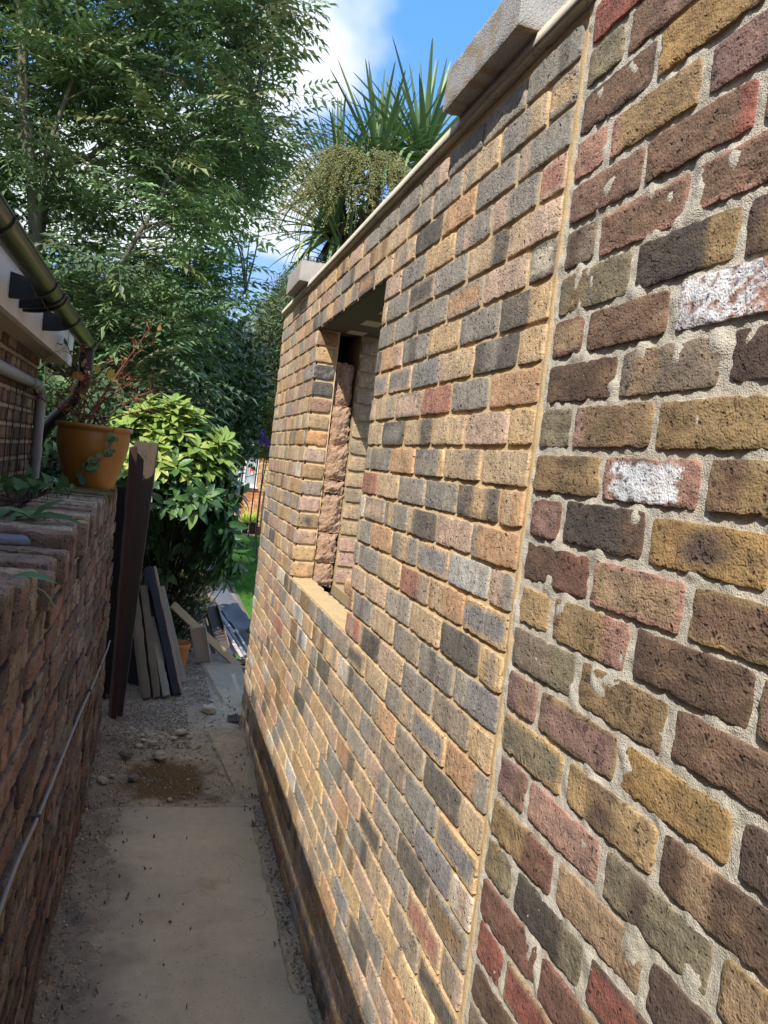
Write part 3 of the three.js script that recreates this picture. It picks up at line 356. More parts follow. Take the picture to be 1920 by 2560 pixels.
// ================= LEFT: THE OLD GARDEN WALL =================
const gardenWall = thing('garden_wall', [-.93, 0, -1.2], 'low dark eroded brick garden wall topped with bricks on edge', 'garden wall');
const wallX = (z, y) => -.822 + (1 - y / 1.3) * .012 * Math.max(0, -z) + N3(z * 1.7, y * 1.7, 50) * .006;
{
  const r = rng(501), list = [], DK = ['#7c5c47', '#6b5340', '#84604b', '#71604b', '#846f57', '#8c6a53', '#615040', '#896248', '#75614d', '#887862'];
  for (let j = 0; j < 17; j++) {
    let z = 1.7 - (j % 2 ? .11 : 0) - r() * .02; const y0 = .015 + j * .0745;
    while (z > -3.26) {
      const L = (r() < .25 ? .1 : .212) + (r() - .5) * .014, za = Math.max(-3.29, z - L), w = z - za; if (w > .03) {
        const near = z < .1, A = tint(DK[Math.floor(r() * DK.length)], (.75 + r() * .5) * (y0 > .9 ? 1.12 : 1)), B = tint(r() < .25 ? '#8a7d6c' : '#4a3a32');
        const g = brickFace(w, .063 + (r() - .5) * .005, { nu: near ? Math.round(w / .014) + 1 : 4, nv: near ? 5 : 2, edge: .0045, rough: .0022, depth: .03, chamfer: .002, seed: j * 23.1 + z * 7 + 700, bulge: .003, tilt: (r() - .5) * .006 }, blended(r, A, B, ['none', 'rim', 'band'][Math.floor(r() * 3)], .5));
        const zc = z - w / 2; place(g, V(wallX(zc, y0) + (r() - .5) * .007, y0, z), ZN, Y1, X1); list.push([g, z < .12 ? Math.abs(z + .3) : 99]);
      }
      z -= L + .012;
    }
  }
  list.sort((a, b) => a[1] - b[1]); const lm = new THREE.MeshStandardMaterial({ map: texOld.map, bumpMap: texOld.bump, bumpScale: .008, roughness: .96, vertexColors: true });
  const nPart = Math.min(240, list.filter((q) => q[1] < 99).length);
  list.slice(0, nPart).forEach(([g], i) => part(gardenWall, i ? `brick_${String(i).padStart(3, '0')}` : 'brick', g, lm));
  part(gardenWall, 'other_bricks', merged(list.slice(nPart).map((q) => q[0])), lm).userData.kind = 'stuff';
  part(gardenWall, 'mortar', grid(360, 110, (s, t) => { const z = lerp(1.7, -3.285, s), y = lerp(0, 1.285, t); return [wallX(z, y) - .006 + N3(z * 14, y * 14, 51) * .003 + N3(z * 50, y * 50, 52) * .002, y, z, z, y]; }), mat(texMortar, '#8f826c', { bumpScale: .008 }));
  part(gardenWall, 'wall_core', box(-1.05, -.838, 0, 1.282, -3.28, 1.7), mat(texMortar, '#5c5347', { bumpScale: .006 }));
  // bricks on edge along the top, worn and uneven; some are broken low
  let z = 1.6, i = 0; const cop = [];
  while (z > -3.24) {
    const w = .066 + r() * .012, near = z < -.02, broken = z > -.7 && z < -.1, h = broken ? .055 + r() * .035 : .1 + r() * .014, L = .212 + (r() - .5) * .02 - (r() < .2 ? .03 : 0), mossy = smooth(-1.9, -2.3, z);
    const g = roughBox(L, h, w, .0022, 300 + i * 1.7, 6, .006, 30), A = tint(lerp(0, 1, r()) < .5 ? '#7d6450' : '#8a775c', .8 + r() * .4), p = g.attributes.position, col = [];
    for (let q = 0; q < p.count; q++) { const m = mossy * smooth(.0, .035, p.getY(q) + N3(p.getX(q) * 20, p.getZ(q) * 30, z * 9) * .03), d = N3(p.getX(q) * 16, p.getY(q) * 22, z * 13) * .25 + 1, topLight = smooth(h / 2 - .02, h / 2, p.getY(q)) * .55; for (let k = 0; k < 3; k++) col.push(lerp(A[k] * d * (1 + topLight), [.105, .085, .022][k] * GAIN * d, m)); }  // upper faces lightened in vertex colour, standing for skylight on the tops
    g.setAttribute('color', new THREE.Float32BufferAttribute(col, 3)); g.rotateY((r() - .5) * .09); g.rotateX((r() - .5) * .06);
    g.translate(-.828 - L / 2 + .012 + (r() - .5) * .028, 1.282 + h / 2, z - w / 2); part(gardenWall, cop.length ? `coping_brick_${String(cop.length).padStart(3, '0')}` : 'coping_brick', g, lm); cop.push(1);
    z -= w + .004 + r() * .008; i++;
  }
}
{ // thin cable clipped along the wall
  const pts = [[.3, .81], [-.07, .83], [-.25, .835], [-.52, .8], [-1.07, .735], [-1.67, .69], [-2.1, .63], [-2.59, .585], [-3, .555], [-3.29, .535]].map(([z, y]) => V(wallX(z, y) + .016, y, z));
  const c = thing('cable', [-.8, .5, -1.5], 'thin grey cable clipped along the face of the dark garden wall', 'cable'), m = mat(null, '#8b8a86', { roughness: .6 });
  part(c, 'cable_run', tube(pts, .0042, 7), m);
  for (const [z, y] of [[-.52, .8], [-1.95, .655], [-2.6, .583]]) part(c, 'cable_clip', box(wallX(z, y) - .004, wallX(z, y) + .022, y - .007, y + .007, z - .005, z + .005), mat(null, '#4a4a4a'));
}
{ const g = roughBox(.16, .014, .075, .001, 5, 4, .003); g.rotateY(.3); g.translate(-.965, 1.388, -.6); solo('slate_piece', g, mat(texRender, '#70757f', { roughness: .8 }), 'broken piece of blue-grey slate lying on the garden wall top', 'slate'); }

// ================= LEFT: OUTBUILDING with white fascia and black gutter =================
const house = thing('outbuilding', [-2.5, 0, -.4], 'brick outbuilding with white fascia and black gutter behind the garden wall', 'outbuilding');
{
  const r = rng(601), DK = ['#82603f', '#8f7050', '#735238', '#96805f', '#664a34', '#8a6844'], hx = -1.26, zEnd = -3.174, list = [];
  for (let j = 0; j < 11; j++) { const y0 = 1.2 + j * .075; let i = 0, zb = zEnd; while (zb < .1) { const L = (i === 0 ? (j % 2 ? .1025 : .1025) : r() < .5 ? .1025 : .215), A = tint(DK[Math.floor(r() * DK.length)], .8 + r() * .4), g = brickFace(L, .064, { nu: 7, nv: 4, edge: .005, rough: .002, depth: .02, chamfer: .004, seed: j * 9.7 + i * 2.3 + 1200 }, blended(r, A, tint('#4a3830'), 'rim', .4)); place(g, V(hx + .004 + r() * .004, y0, zb + L), ZN, Y1, X1); list.push([g, zb]); zb += L + .011; i++; } }
  const bm = new THREE.MeshStandardMaterial({ map: texOld.map, bumpMap: texOld.bump, bumpScale: .006, roughness: .95, vertexColors: true });
  list.forEach(([g], i) => part(house, i ? `brick_${String(i).padStart(3, '0')}` : 'brick', g, bm));
  part(house, 'mortar', grid(150, 100, (s, t) => { const z = lerp(.5, zEnd, s), y = lerp(1.15, 2.02, t); return [hx + N3(z * 20, y * 20, 5) * .002, y, z, z, y]; }), mat(texMortar, '#9a8a74', { bumpScale: .005 }));
  part(house, 'wall', box(-4.2, hx - .004, 0, 2.02, zEnd, 4), mat(texMortar, '#84705f', { bumpScale: .005 }));
  const paint = mat(texPaint, '#c9c2b6', { bumpScale: .001, roughness: .7 });
  part(house, 'fascia', box(-1.155, -1.13, 1.993, 2.156, -3.43, 3), paint);
  part(house, 'soffit', box(hx + .001, -1.1555, 1.998, 2.012, -3.428, 3), mat(texPaint, '#a89d8c', { bumpScale: .001 }));
  part(house, 'barge_board', box(-4.2, -1.1565, 2.013, 2.16, -3.43, -3.405), paint);
  const roof = new THREE.Shape(); roof.moveTo(-1.11, 2.162); roof.lineTo(-2.7, 4.34); roof.lineTo(-4.3, 2.162); const rg = new THREE.ExtrudeGeometry(roof, { depth: 6.6, bevelEnabled: false }); rg.translate(0, 0, -3.44); part(house, 'roof', rg, mat(texConcrete, '#5d4a42'));  // hidden from view; steep pitch shaped to shade the pot and post
  // gutter: half-round channel with brackets, outlet and swan neck
  const gx = -1.032, gy = 2.104, R = .038, gm = new THREE.MeshPhysicalMaterial({ color: new THREE.Color(.016, .03, .006), roughness: .45, clearcoat: .25, clearcoatRoughness: .12, bumpMap: texWood.bump, bumpScale: .0006 });
  const half = (R0, z0, z1, a0 = Math.PI, a1 = 2 * Math.PI) => grid(20, 30, (s, t) => { const a = lerp(a0, a1, s), z = lerp(z1, z0, t); return [gx + Math.cos(a) * R0, gy + Math.sin(a) * R0, z, s * .17, z]; });
  const gut = part(house, 'gutter', merged([half(R, -3.24, 3), half(R - .003, -3.24, 3), ...[-R, R].map((x) => tube([[gx + x, gy, -3.24], [gx + x, gy, 3]], .004, 6))]), gm, 'glossy black half-round gutter filmed with green algae');
  const black = mat(null, '#101010', { roughness: .35 });
  const ring = (z, w, R1 = R + .005) => merged([grid(18, 1, (s, t) => { const a = lerp(Math.PI * .98, 2.03 * Math.PI, s), zz = z + (t ? -w : w) / 2; return [gx + Math.cos(a) * R1, gy + Math.sin(a) * R1, zz, s, t]; }), grid(18, 1, (s, t) => { const a = lerp(Math.PI * .98, 2.03 * Math.PI, s), q = R1 - t * .006; return [gx + Math.cos(a) * q, gy + Math.sin(a) * q, z + w / 2, s, t]; }), grid(18, 1, (s, t) => { const a = lerp(Math.PI * .98, 2.03 * Math.PI, s), q = R1 - t * .006; return [gx + Math.cos(a) * q, gy + Math.sin(a) * q, z - w / 2, s, t]; }), tube([[gx + R1, gy + .004, z - w / 2], [gx + R1, gy + .004, z + w / 2]], .005, 6)]);
  const webS = new THREE.Shape(); webS.moveTo(-1.129, gy + .012); webS.lineTo(-1.129, gy - .07); webS.quadraticCurveTo(gx - .02, gy - .066, gx + .02, gy - R - .002); webS.quadraticCurveTo(gx - .04, gy - R * .8, gx - R - .002, gy); webS.closePath();
  const web = (z) => { const g = new THREE.ExtrudeGeometry(webS, { depth: .018, bevelEnabled: false }); g.translate(0, 0, z - .009); return g; };
  for (const [z, w] of [[-.728, .024], [-1.509, .024], [-1.704, .022], [-1.784, .034], [-2.266, .028]]) { const b = part(gut, 'gutter_bracket', ring(z, w), black); b.geometry = b.geometry; part(b, 'bracket_arm', web(z), black); }
  const out = part(gut, 'gutter_outlet', merged([ring(-3.15, .12, R + .007), tube([[gx, gy - R + .01, -3.15], [gx, gy - .15, -3.15]], .037, 14)]), black);
  part(house, 'downpipe', merged([tube([[gx, 2.0, -3.15], [gx, 1.9, -3.15], [gx - .025, 1.85, -3.18], [gx - .08, 1.78, -3.28], [-1.19, 1.7, -3.4], [-1.27, 1.58, -3.52], [-1.28, 1.4, -3.54], [-1.28, 1.1, -3.54]], .034, 14), tube([[gx, 1.965, -3.15], [gx, 1.953, -3.15]], .039, 14), tube([[gx, 1.925, -3.15], [gx, 1.912, -3.15]], .039, 14)]), black, 'black downpipe with swan neck below the gutter outlet');
  const grey = mat(texRender, '#8d8e8f', { roughness: .5 });
  part(house, 'waste_pipe', merged([tube([[-1.23, 1.851, .7], [-1.23, 1.851, -1.5], [-1.23, 1.849, -2.8]], .0255, 14), tube([[-1.23, 1.849, -2.75], [-1.23, 1.849, -2.85]], .0295, 14)]), grey, 'grey waste pipe running level along the brickwork');
  part(house, 'waste_pipe', merged([tube([[-1.23, 1.849, -2.85], [-1.23, 1.847, -3.0], [-1.228, 1.83, -3.11], [-1.226, 1.788, -3.132], [-1.226, 1.6, -3.142], [-1.226, 1.1, -3.15]], .0245, 14), tube([[-1.226, 1.545, -3.144], [-1.226, 1.485, -3.145]], .028, 14)]), grey, 'grey waste pipe dropping down the corner of the outbuilding');
}

{ // dead climber stems on the outbuilding
  const r = rng(611), st = []; for (let k = 0; k < 7; k++) { const z = -3.05 + r() * 1.2, p = []; let y = 1.36, zz = z; for (let s = 0; s < 6; s++) { p.push([-1.25, y, zz]); y += .07 + r() * .06; zz += (r() - .5) * .09; } st.push(tube(p, [.003, .002, .001], 5)); }
  solo('dead_climber', merged(st), mat(null, '#3a2a20'), 'dry brown climber stems clinging to the outbuilding brickwork', 'climber');
}
// ================= LEFT: PLANT POT on the wall =================
const POT = V(-.93, 1.388, -2.76);
{
  const pot = thing('plant_pot', [POT.x, POT.y, POT.z], 'large ochre glazed plant pot standing on the mossy end of the garden wall', 'plant pot'), glaze = new THREE.MeshPhysicalMaterial({ color: new THREE.Color().setRGB(...srgb('#8f5c1a').map((x) => x * GAIN)), map: texPaint.map, roughness: .45, clearcoat: .35, clearcoatRoughness: .3, bumpMap: texPaint.bump, bumpScale: .001 });
  const prof = [[.001, 0], [.1, 0], [.111, .006], [.122, .05], [.139, .11], [.155, .17], [.163, .22], [.163, .262], [.16, .272], [.172, .278], [.176, .288], [.172, .297], [.158, .3], [.15, .294], [.146, .26], [.13, .2]].map(([a, b]) => new THREE.Vector2(a, b));
  const lg = new THREE.LatheGeometry(prof, 64); lg.translate(POT.x, POT.y, POT.z); part(pot, 'pot_body', lg, glaze);
  const so = grid(10, 24, (s, t) => { const a = t * 6.2832, q = s * .147; return [POT.x + Math.cos(a) * q, POT.y + .272 + N3(Math.cos(a) * s * 5, Math.sin(a) * s * 5, 2) * .006, POT.z - Math.sin(a) * q, q * Math.cos(a), q * Math.sin(a)]; }); part(pot, 'potting_soil', so, mat(texDirt, '#3a2c20', { bumpScale: .01 }));
}
{ // dying red-stemmed plant in the pot
  const r = rng(71), pl = thing('potted_shrub', [POT.x, POT.y + .27, POT.z], 'straggly red twiggy shrub with a few autumn leaves in the ochre pot', 'plant'), st = [], red = mat(null, '#6e3a2b', { roughness: .8 });
  const ends = [[-1.2, 1.98, -2.7], [-1.1, 2.06, -2.8], [-1.16, 1.86, -2.62], [-.84, 1.99, -2.85], [-.76, 2.08, -2.8], [-.72, 2.2, -2.82], [-.98, 2.0, -2.7], [-.8, 1.88, -2.6], [-1.25, 1.8, -2.8], [-.68, 1.9, -2.9], [-1.02, 1.92, -2.9], [-.9, 1.86, -2.6], [-1.14, 1.76, -2.6], [-.66, 1.8, -2.7]];
  const tips = [];
  ends.forEach(([x, y, z], i) => { const b = V(POT.x + (r() - .5) * .2, POT.y + .26, POT.z + (r() - .5) * .16), e = V(x, y, z), mid = b.clone().lerp(e, .5).add(V((r() - .5) * .07, .03, (r() - .5) * .07)); st.push(tube([b, mid, e], [.0042, .003, .0016], 5)); for (let k = 0; k < 10; k++) { const t = .35 + r() * .65, o = b.clone().lerp(mid, Math.min(1, t * 2)).lerp(e, Math.max(0, t * 2 - 1)), d = V((r() - .5) * .16, r() * .09 - .01, (r() - .5) * .16), q = o.clone().add(d); st.push(tube([o, o.clone().addScaledVector(d, .5).add(V(0, .012, 0)), q], [.0015, .0008], 4)); tips.push(q); for (let m = 0; m < 3; m++) { const w = q.clone().add(V((r() - .5) * .06, r() * .04, (r() - .5) * .06)); st.push(tube([q, q.clone().lerp(w, .5), w], .0007, 3)); tips.push(w); } } });
  part(pl, 'stems', merged(st), red);
  const lf = leafGeo((t) => .3 * Math.sin(Math.PI * Math.pow(t, .7)), [0, .2, .45, .7, 1], .4, .25); let n = 0;
  tips.forEach((q, i) => { if (i % 5) return; const y = r() < .3; put(pl, n++ ? `leaf_${String(n - 1).padStart(3, '0')}` : 'leaf', lf, leafMat(['#8a6a24', '#7a4422', '#5a6a2a', '#9a8a3a'][Math.floor(r() * 4)]), q.clone().sub(pl.position), euler(r() * 3, r() * 6, r() * 2), .018 + r() * .022); });
  const maple = new THREE.Shape(); for (let k = 0; k <= 20; k++) { const a = k / 20 * 6.2832, q = (k % 2 ? .55 : 1) * (.7 + .3 * Math.cos(a - 1.57)); maple[k ? 'lineTo' : 'moveTo'](Math.cos(a) * q * .5, Math.sin(a) * q * .5); }
  const mg = new THREE.ShapeGeometry(maple); for (const [x, y, z, s, c] of [[-.885, 1.925, -2.7, .085, '#c2a23e'], [-.945, 1.94, -2.72, .07, '#a8a03a'], [-1.0, 1.885, -2.6, .06, '#b0642c'], [-1.04, 1.9, -2.7, .05, '#a85a28']]) put(pl, 'autumn_leaf', mg, leafMat(c), V(x, y, z).sub(pl.position), euler(-.2, .3 + x * 3, r() * 3), s);
}
const roundLeaf = leafGeo((t) => .42 * Math.sqrt(Math.max(0, 1 - Math.pow(2 * t - 1, 2))) + .02, [0, .1, .3, .6, .85, 1], .3, .1);
{ // trailing creeper over the front of the pot
  const r = rng(73), cr = thing('trailing_creeper', [POT.x, POT.y, POT.z + .17], 'trailing creeper with small round green leaves hanging over the ochre pot', 'creeper'), gm = [leafMat('#4c6a38'), leafMat('#5f7d48'), leafMat('#3c5630')];
  const on = (a, y) => { const rr = .004 + (y > .26 ? .178 : y > .17 ? .165 : lerp(.114, .165, y / .17)); return V(POT.x + Math.sin(a) * rr, POT.y + y, POT.z + Math.cos(a) * rr); };
  const path = [[.55, .3], [.56, .24], [.5, .19], [.38, .155], [.2, .12], [0, .095], [-.12, .06]].map(([a, y]) => on(a, y)); part(cr, 'vine', tube(path, .0016, 5), mat(null, '#6a5a34'));
  for (let k = 0; k < 22; k++) { const t = k / 21, c = new THREE.CatmullRomCurve3(path), q = c.getPoint(t).add(V((r() - .5) * .05 * (.3 + t), (r() - .5) * .03, .008 + r() * .012)); put(cr, k ? `leaf_${String(k).padStart(3, '0')}` : 'leaf', roundLeaf, gm[k % 3], q.sub(cr.position), facing(V(r() - .5, -.6 + r(), .2), V(.2, .3, 1)), .022 + r() * .022 * (.5 + t)); }
}
{ // ivy and weeds on the wall top
  const r = rng(75), ivyG = (() => { const s = new THREE.Shape(); [[0, 0], [.34, -.12], [.42, .22], [.26, .36], [.22, .62], [0, 1], [-.22, .62], [-.26, .36], [-.42, .22], [-.34, -.12]].forEach(([x, y], i) => s[i ? 'lineTo' : 'moveTo'](x, y)); const g = new THREE.ShapeGeometry(s), p = g.attributes.position; for (let i = 0; i < p.count; i++) p.setZ(i, Math.abs(p.getX(i)) * .25 - p.getY(i) * p.getY(i) * .15); g.computeVertexNormals(); return g; })();
  const spots = [[-1.07, 1.41, -1.68, .12, .16, 26, 'patch of green ivy on the wall top below the grey waste pipe'], [-1.03, 1.4, -1.98, .09, .16, 20, 'ivy trailing over the garden wall top near the ochre pot'], [-1.17, 1.43, -3.9, .1, .25, 44, 'ivy just behind the ochre pot, leaves coloured pale to look sunlit']];
  spots.forEach(([x, y, z, sx, sz, n, label], q) => { const t = thing('ivy', [x, y - .03, z], label, 'ivy', 'ivy on the garden wall'), ms = (q === 2 ? ['#6e9a5c', '#86b070', '#5a8a4a'] : ['#3c5a2c', '#4c6e38', '#55783e']).map((c) => leafMat(c)); const st = []; for (let k = 0; k < n; k++) { const p = V(x + (r() - .5) * 2 * sx, y + r() * (q === 2 ? .2 : .05), z + (r() - .5) * 2 * sz); put(t, k ? `leaf_${String(k).padStart(3, '0')}` : 'leaf', ivyG, ms[k % 3], p.clone().sub(t.position), facing(V(r() - .5, .1 + r() * .5, r() - .3), V(r() * .6, .8, .6 + r())), .03 + r() * .03); st.push(tube([p, p.clone().add(V((r() - .5) * .04, -.04, -.02)), V(x, y - .03, z)], .0012, 4)); } part(t, 'stems', merged(st), mat(null, '#4a3a26')); });  // third patch gets paler leaf colours in place of sunlight
  const w1 = thing('weed', [-.98, 1.375, -1.08], 'broad green weed leaves growing out of the garden wall coping', 'weed'), wg = leafGeo((t) => .13 * Math.sin(Math.PI * Math.pow(t, .8)), [0, .15, .4, .7, 1], .5, .35);
  for (let k = 0; k < 9; k++) put(w1, k ? `leaf_${String(k).padStart(3, '0')}` : 'leaf', wg, leafMat(k % 2 ? '#547a34' : '#44662a'), V((r() - .5) * .14, .01, (r() - .5) * .1), facing(V(k === 0 ? 1 : (r() - .5) * 2, .35 + r() * .4, k === 0 ? .3 : (r() - .5) * 2), V(0, 1, .3)), k === 0 ? .17 : .07 + r() * .07);
  const w2 = thing('weed', [-.86, 1.355, -.26], 'single green leaf and stalk sprouting from the broken wall top', 'weed'); put(w2, 'leaf', wg, leafMat('#5c8a54'), V(0, .01, 0), facing(V(1, .25, .1), V(0, 1, .4)), .085); part(w2, 'stalk', tube([[-.84, 1.36, -.24], [-.8, 1.35, -.22], [-.775, 1.325, -.2]], .0012, 4), mat(null, '#8a9a5a'));
}

// ================= END OF THE PASSAGE: boards, slabs and scrap =================
const woodGrey = mat(texWood, '#8b7d6a', { bumpScale: .003 }), woodDark = mat(texWood, '#4a3a2e', { bumpScale: .003 }), woodPale = mat(texWood, '#b39a78', { bumpScale: .003 });
{
  const g1 = beam([-.735, -.01, -3.58], [-.775, 1.6, -3.74], .034, .08, { face: [.25, 0, 1], seed: 3, amp: .003 });
  solo('timber_post', g1, mat(texWood, '#3a2116', { bumpScale: .004 }), 'dark reddish brown timber post standing against the end of the garden wall', 'timber post');
  const g2 = beam([-.7, -.01, -3.62], [-.705, 1.635, -3.79], .14, .024, { face: [-.3, 0, 1], seed: 5, amp: .002 }); { const p = g2.attributes.position; for (let i = 0; i < p.count; i++) { const k = lerp(.32, 1.02, clamp(p.getY(i) / 1.63)), cx = lerp(-.7, -.705, clamp(p.getY(i) / 1.63)); p.setX(i, cx + (p.getX(i) - cx) * k); } g2.computeVertexNormals(); }
  solo('timber_board', g2, mat(texWood, '#4a3e32', { bumpScale: .004 }), 'wide weathered grey-brown board propped upright behind the reddish post', 'timber board');
  const slab = mat(texConcrete, '#655845', { bumpScale: .004 });
  [[[-.55, .0, -3.99], [-.705, .66, -4.34], 'dark concrete slab leaning nearest to the timber post', slab], [[-.49, .0, -4.03], [-.645, .66, -4.36], 'dark concrete slab leaning second from the timber post', slab], [[-.428, .0, -4.05], [-.565, .45, -4.34], 'shortest and palest of the three leaning concrete slabs', mat(texConcrete, '#8d8472', { bumpScale: .004 })]].forEach(([a, b, l, m], i) => solo('concrete_slab', beam(a, b, .05, .09, { face: [.25, 0, 1], seed: 20 + i, seg: 3, amp: .003, round: .005 }), m, l, 'concrete slab', 'slabs leaning at the end of the garden wall'));
  solo('timber_board', beam([-.8, 0, -3.9], [-.81, 1.34, -3.95], .13, .02, { seed: 27 }), mat(texWood, '#15110e', { bumpScale: .003 }), 'added black board standing in for deep shade between the wall end and the reddish post', 'timber board');  // near-black board added to stand for the shade in this gap
  solo('timber_board', beam([-.56, 0, -4.28], [-.66, .6, -4.52], .3, .02, { seed: 29 }), mat(texWood, '#1a1613', { bumpScale: .003 }), 'wide black board added as the deep shade behind the leaning concrete slabs', 'timber board');  // another added black sheet, in place of the shaded void behind the slabs
  const t = thing('tarred_beam', [-.4, 0, -4.2], 'leaning beam with a tarry black side and pale pinkish edge beside the slabs', 'beam'); part(t, 'beam_body', beam([-.365, 0, -4.1], [-.62, .78, -4.42], .05, .12, { face: [.25, 0, 1], seed: 31, amp: .003 }), mat(texConcrete, '#26262b', { bumpScale: .006 })); part(t, 'pale_edge', beam([-.33, 0, -4.12], [-.587, .785, -4.43], .02, .122, { face: [.25, 0, 1], seed: 33, amp: .002 }), mat(texWood, '#a0846e', { bumpScale: .003 }));
  solo('timber_board', beam([-.305, 0, -4.42], [-.52, .63, -4.62], .05, .03, { face: [.3, 0, 1], seed: 37 }), mat(texWood, '#8a8170', { bumpScale: .003 }), 'slim grey-green board leaning behind the tarry black beam', 'timber board');
  solo('timber_plank', beam([.095, .02, -4.97], [-.42, .46, -4.86], .055, .035, { face: [0, .5, 1], seed: 41, amp: .002 }), woodPale, 'pale plank leaning diagonally across the scrap heap with its foot on the path', 'plank');
  // scrap heap of roof-line plastic and metal
  const tray = thing('metal_tray', [-.17, 0, -4.8], 'shallow rusty tray with rolled edges standing under the diagonal plank', 'tray'), tm = mat(texPaint, '#8a7568', { roughness: .7 });
  part(tray, 'tray_bed', beam([-.14, .01, -4.96], [-.235, .36, -4.6], .11, .008, { face: [0, 0, 1], seed: 43, amp: .0006 }), mat(null, '#b5a090', { roughness: .7 })); for (const s of [-1, 1]) part(tray, 'tray_rim', tube([[-.14 + s * .055, .012, -4.945], [-.19 + s * .054, .19, -4.765], [-.235 + s * .053, .36, -4.585]], .006, 6), mat(texPaint, '#b0a294', { roughness: .6 })); part(tray, 'tray_rim', tube([[-.195, .012, -4.945], [-.14, .002, -4.945], [-.085, .012, -4.945]], .006, 6), tm);
  const ch = thing('gutter_offcut', [-.02, .1, -5.2], 'short dark brown square gutter channel lying in the scrap heap', 'gutter offcut'), cm = mat(texPaint, '#4d4543', { roughness: .5 });
  const cA = V(.0, .1, -5.02), cB = V(-.1, .36, -5.4); const chan = (o0, o1, w, h, sd) => beam([cA.x + o0, cA.y + o1, cA.z], [cB.x + o0, cB.y + o1, cB.z], w, h, { face: [0, .8, .6], seed: sd, amp: .0005 });
  part(ch, 'channel_base', chan(0, 0, .1, .006, 1), cm); part(ch, 'channel_side', chan(-.05, .02, .006, .05, 2), cm); part(ch, 'channel_side', chan(.05, .02, .006, .05, 3), mat(texPaint, '#847a76', { roughness: .5 }));
  const strip = (a, b, w, h, hex, label, sd, ex = {}) => solo('plastic_strip', beam(a, b, w, h, { face: [0, 1, .3], seed: sd, amp: .001, ...ex }), mat(texPaint, hex, { roughness: .5, bumpScale: .0008 }), label, 'strip', 'strips in the scrap heap');
  strip([.09, .2, -5.2], [-.05, .33, -5.52], .035, .012, '#9aa0a6', 'pale grey strip lying across the top of the scrap heap', 51);
  strip([.09, .025, -5.18], [.0, .12, -5.4], .045, .012, '#b5b2ae', 'short whitish strip end below the dark gutter channel', 52);
  strip([.17, .025, -5.12], [.02, .21, -5.42], .03, .014, '#b8a9a4', 'longest pale pinkish strip in the scrap heap, pointing at the wall', 53);
  strip([.205, .02, -5.2], [.05, .21, -5.5], .025, .014, '#8b8d92', 'grey strip lying next to the longest pinkish strip', 54);
  strip([.245, .02, -5.34], [.15, .14, -5.62], .022, .01, '#c9c4c0', 'thin whitish strip nearest to the new brick wall corner', 55);
  strip([-.06, .06, -5.05], [-.2, .4, -5.4], .03, .012, '#77706c', 'brownish strip standing behind the dark gutter channel', 56);
  strip([-.1, .08, -5.1], [-.21, .46, -5.36], .022, .01, '#8f9498', 'narrow blue-grey strip at the left of the scrap heap', 57);
  const sheet = grid(12, 24, (s, t) => { const x = lerp(.02, .2, s) + t * .16, z = lerp(-7, -5.5, t) - s * .3; return [x, .2 - t * .1 + N3(x * 4, z * 2, 1) * .03 + (t > .93 ? .03 * (t - .93) / .07 : 0), z, x, z]; }); solo('roofing_felt', sheet, mat(texRender, '#63666a', { roughness: .6, bumpScale: .002 }), 'sheet of dark grey roofing felt draped over the scrap heap', 'felt sheet');
  solo('timber_board', beam([.26, .06, -6.15], [.27, .08, -7.7], .13, .025, { face: [0, 1, 0], seed: 61 }), mat(texWood, '#857a70', { bumpScale: .003 }), 'brown-grey board lying flat beside the roofing felt', 'timber board');
  solo('lawn_edging', beam([.385, -.02, -5.4], [.385, .02, -13], .045, .07, { face: [0, 1, 0], seed: 63, seg: 1 }), mat(texWood, '#75695e', { bumpScale: .003 }), 'long low timber edging between the side path and the lawn', 'edging');
  for (let k = 0; k < 7; k++) { const z = -7.9 - k * .62; solo('paving_slab', roughBox(.3, .05, .56, .003, 70 + k, 2, .006).translate(.19, .012, z), mat(texConcrete, '#82776c', { bumpScale: .003 }), 'worn brown-grey slab in the path along the lawn edging', 'paving slab', 'slabs of the side path'); }
  const st = (y, w, l, hex) => roughBox(w, .035, l, .002, y * 90, 2, .004).translate(.6, y, -10.35);
  solo('timber_stack_board', st(.075, .2, .85), mat(texWood, '#b7a99b', { bumpScale: .003 }), 'upper pale board of the small stack on the lawn', 'board'); solo('timber_stack_board', st(.025, .215, .9).translate(.01, 0, 0), mat(texWood, '#9a8e84', { bumpScale: .003 }), 'lower board under the small stack on the lawn', 'board');
  const bag = grid(14, 14, (s, t) => { const x = -.06 + s * .1, z = -3.58 - t * .12; return [x, .012 + Math.abs(N3(s * 4, t * 4, 3)) * .05 * Math.sin(Math.PI * s) * Math.sin(Math.PI * t), z, x, z]; }); solo('plastic_scrap', bag, mat(texRender, '#4a4238', { roughness: .6 }), 'crumpled dark scrap of plastic at the far foot of the new wall', 'plastic scrap');
  const r = rng(91), tuft = thing('weed', [.1, .01, -5.15], 'small green tuft of weed at the foot of the diagonal plank', 'weed'), wl = leafGeo((t) => .1 * (1 - t) + .01, [0, .3, .7, 1], .3, .4); for (let k = 0; k < 36; k++) put(tuft, k ? `leaf_${String(k).padStart(3, '0')}` : 'leaf', wl, leafMat('#4f7a30'), V((r() - .5) * .14, 0, (r() - .5) * .1), facing(V((r() - .5) * 2, .7, (r() - .5) * 2), V(0, 1, .4)), .04 + r() * .04);
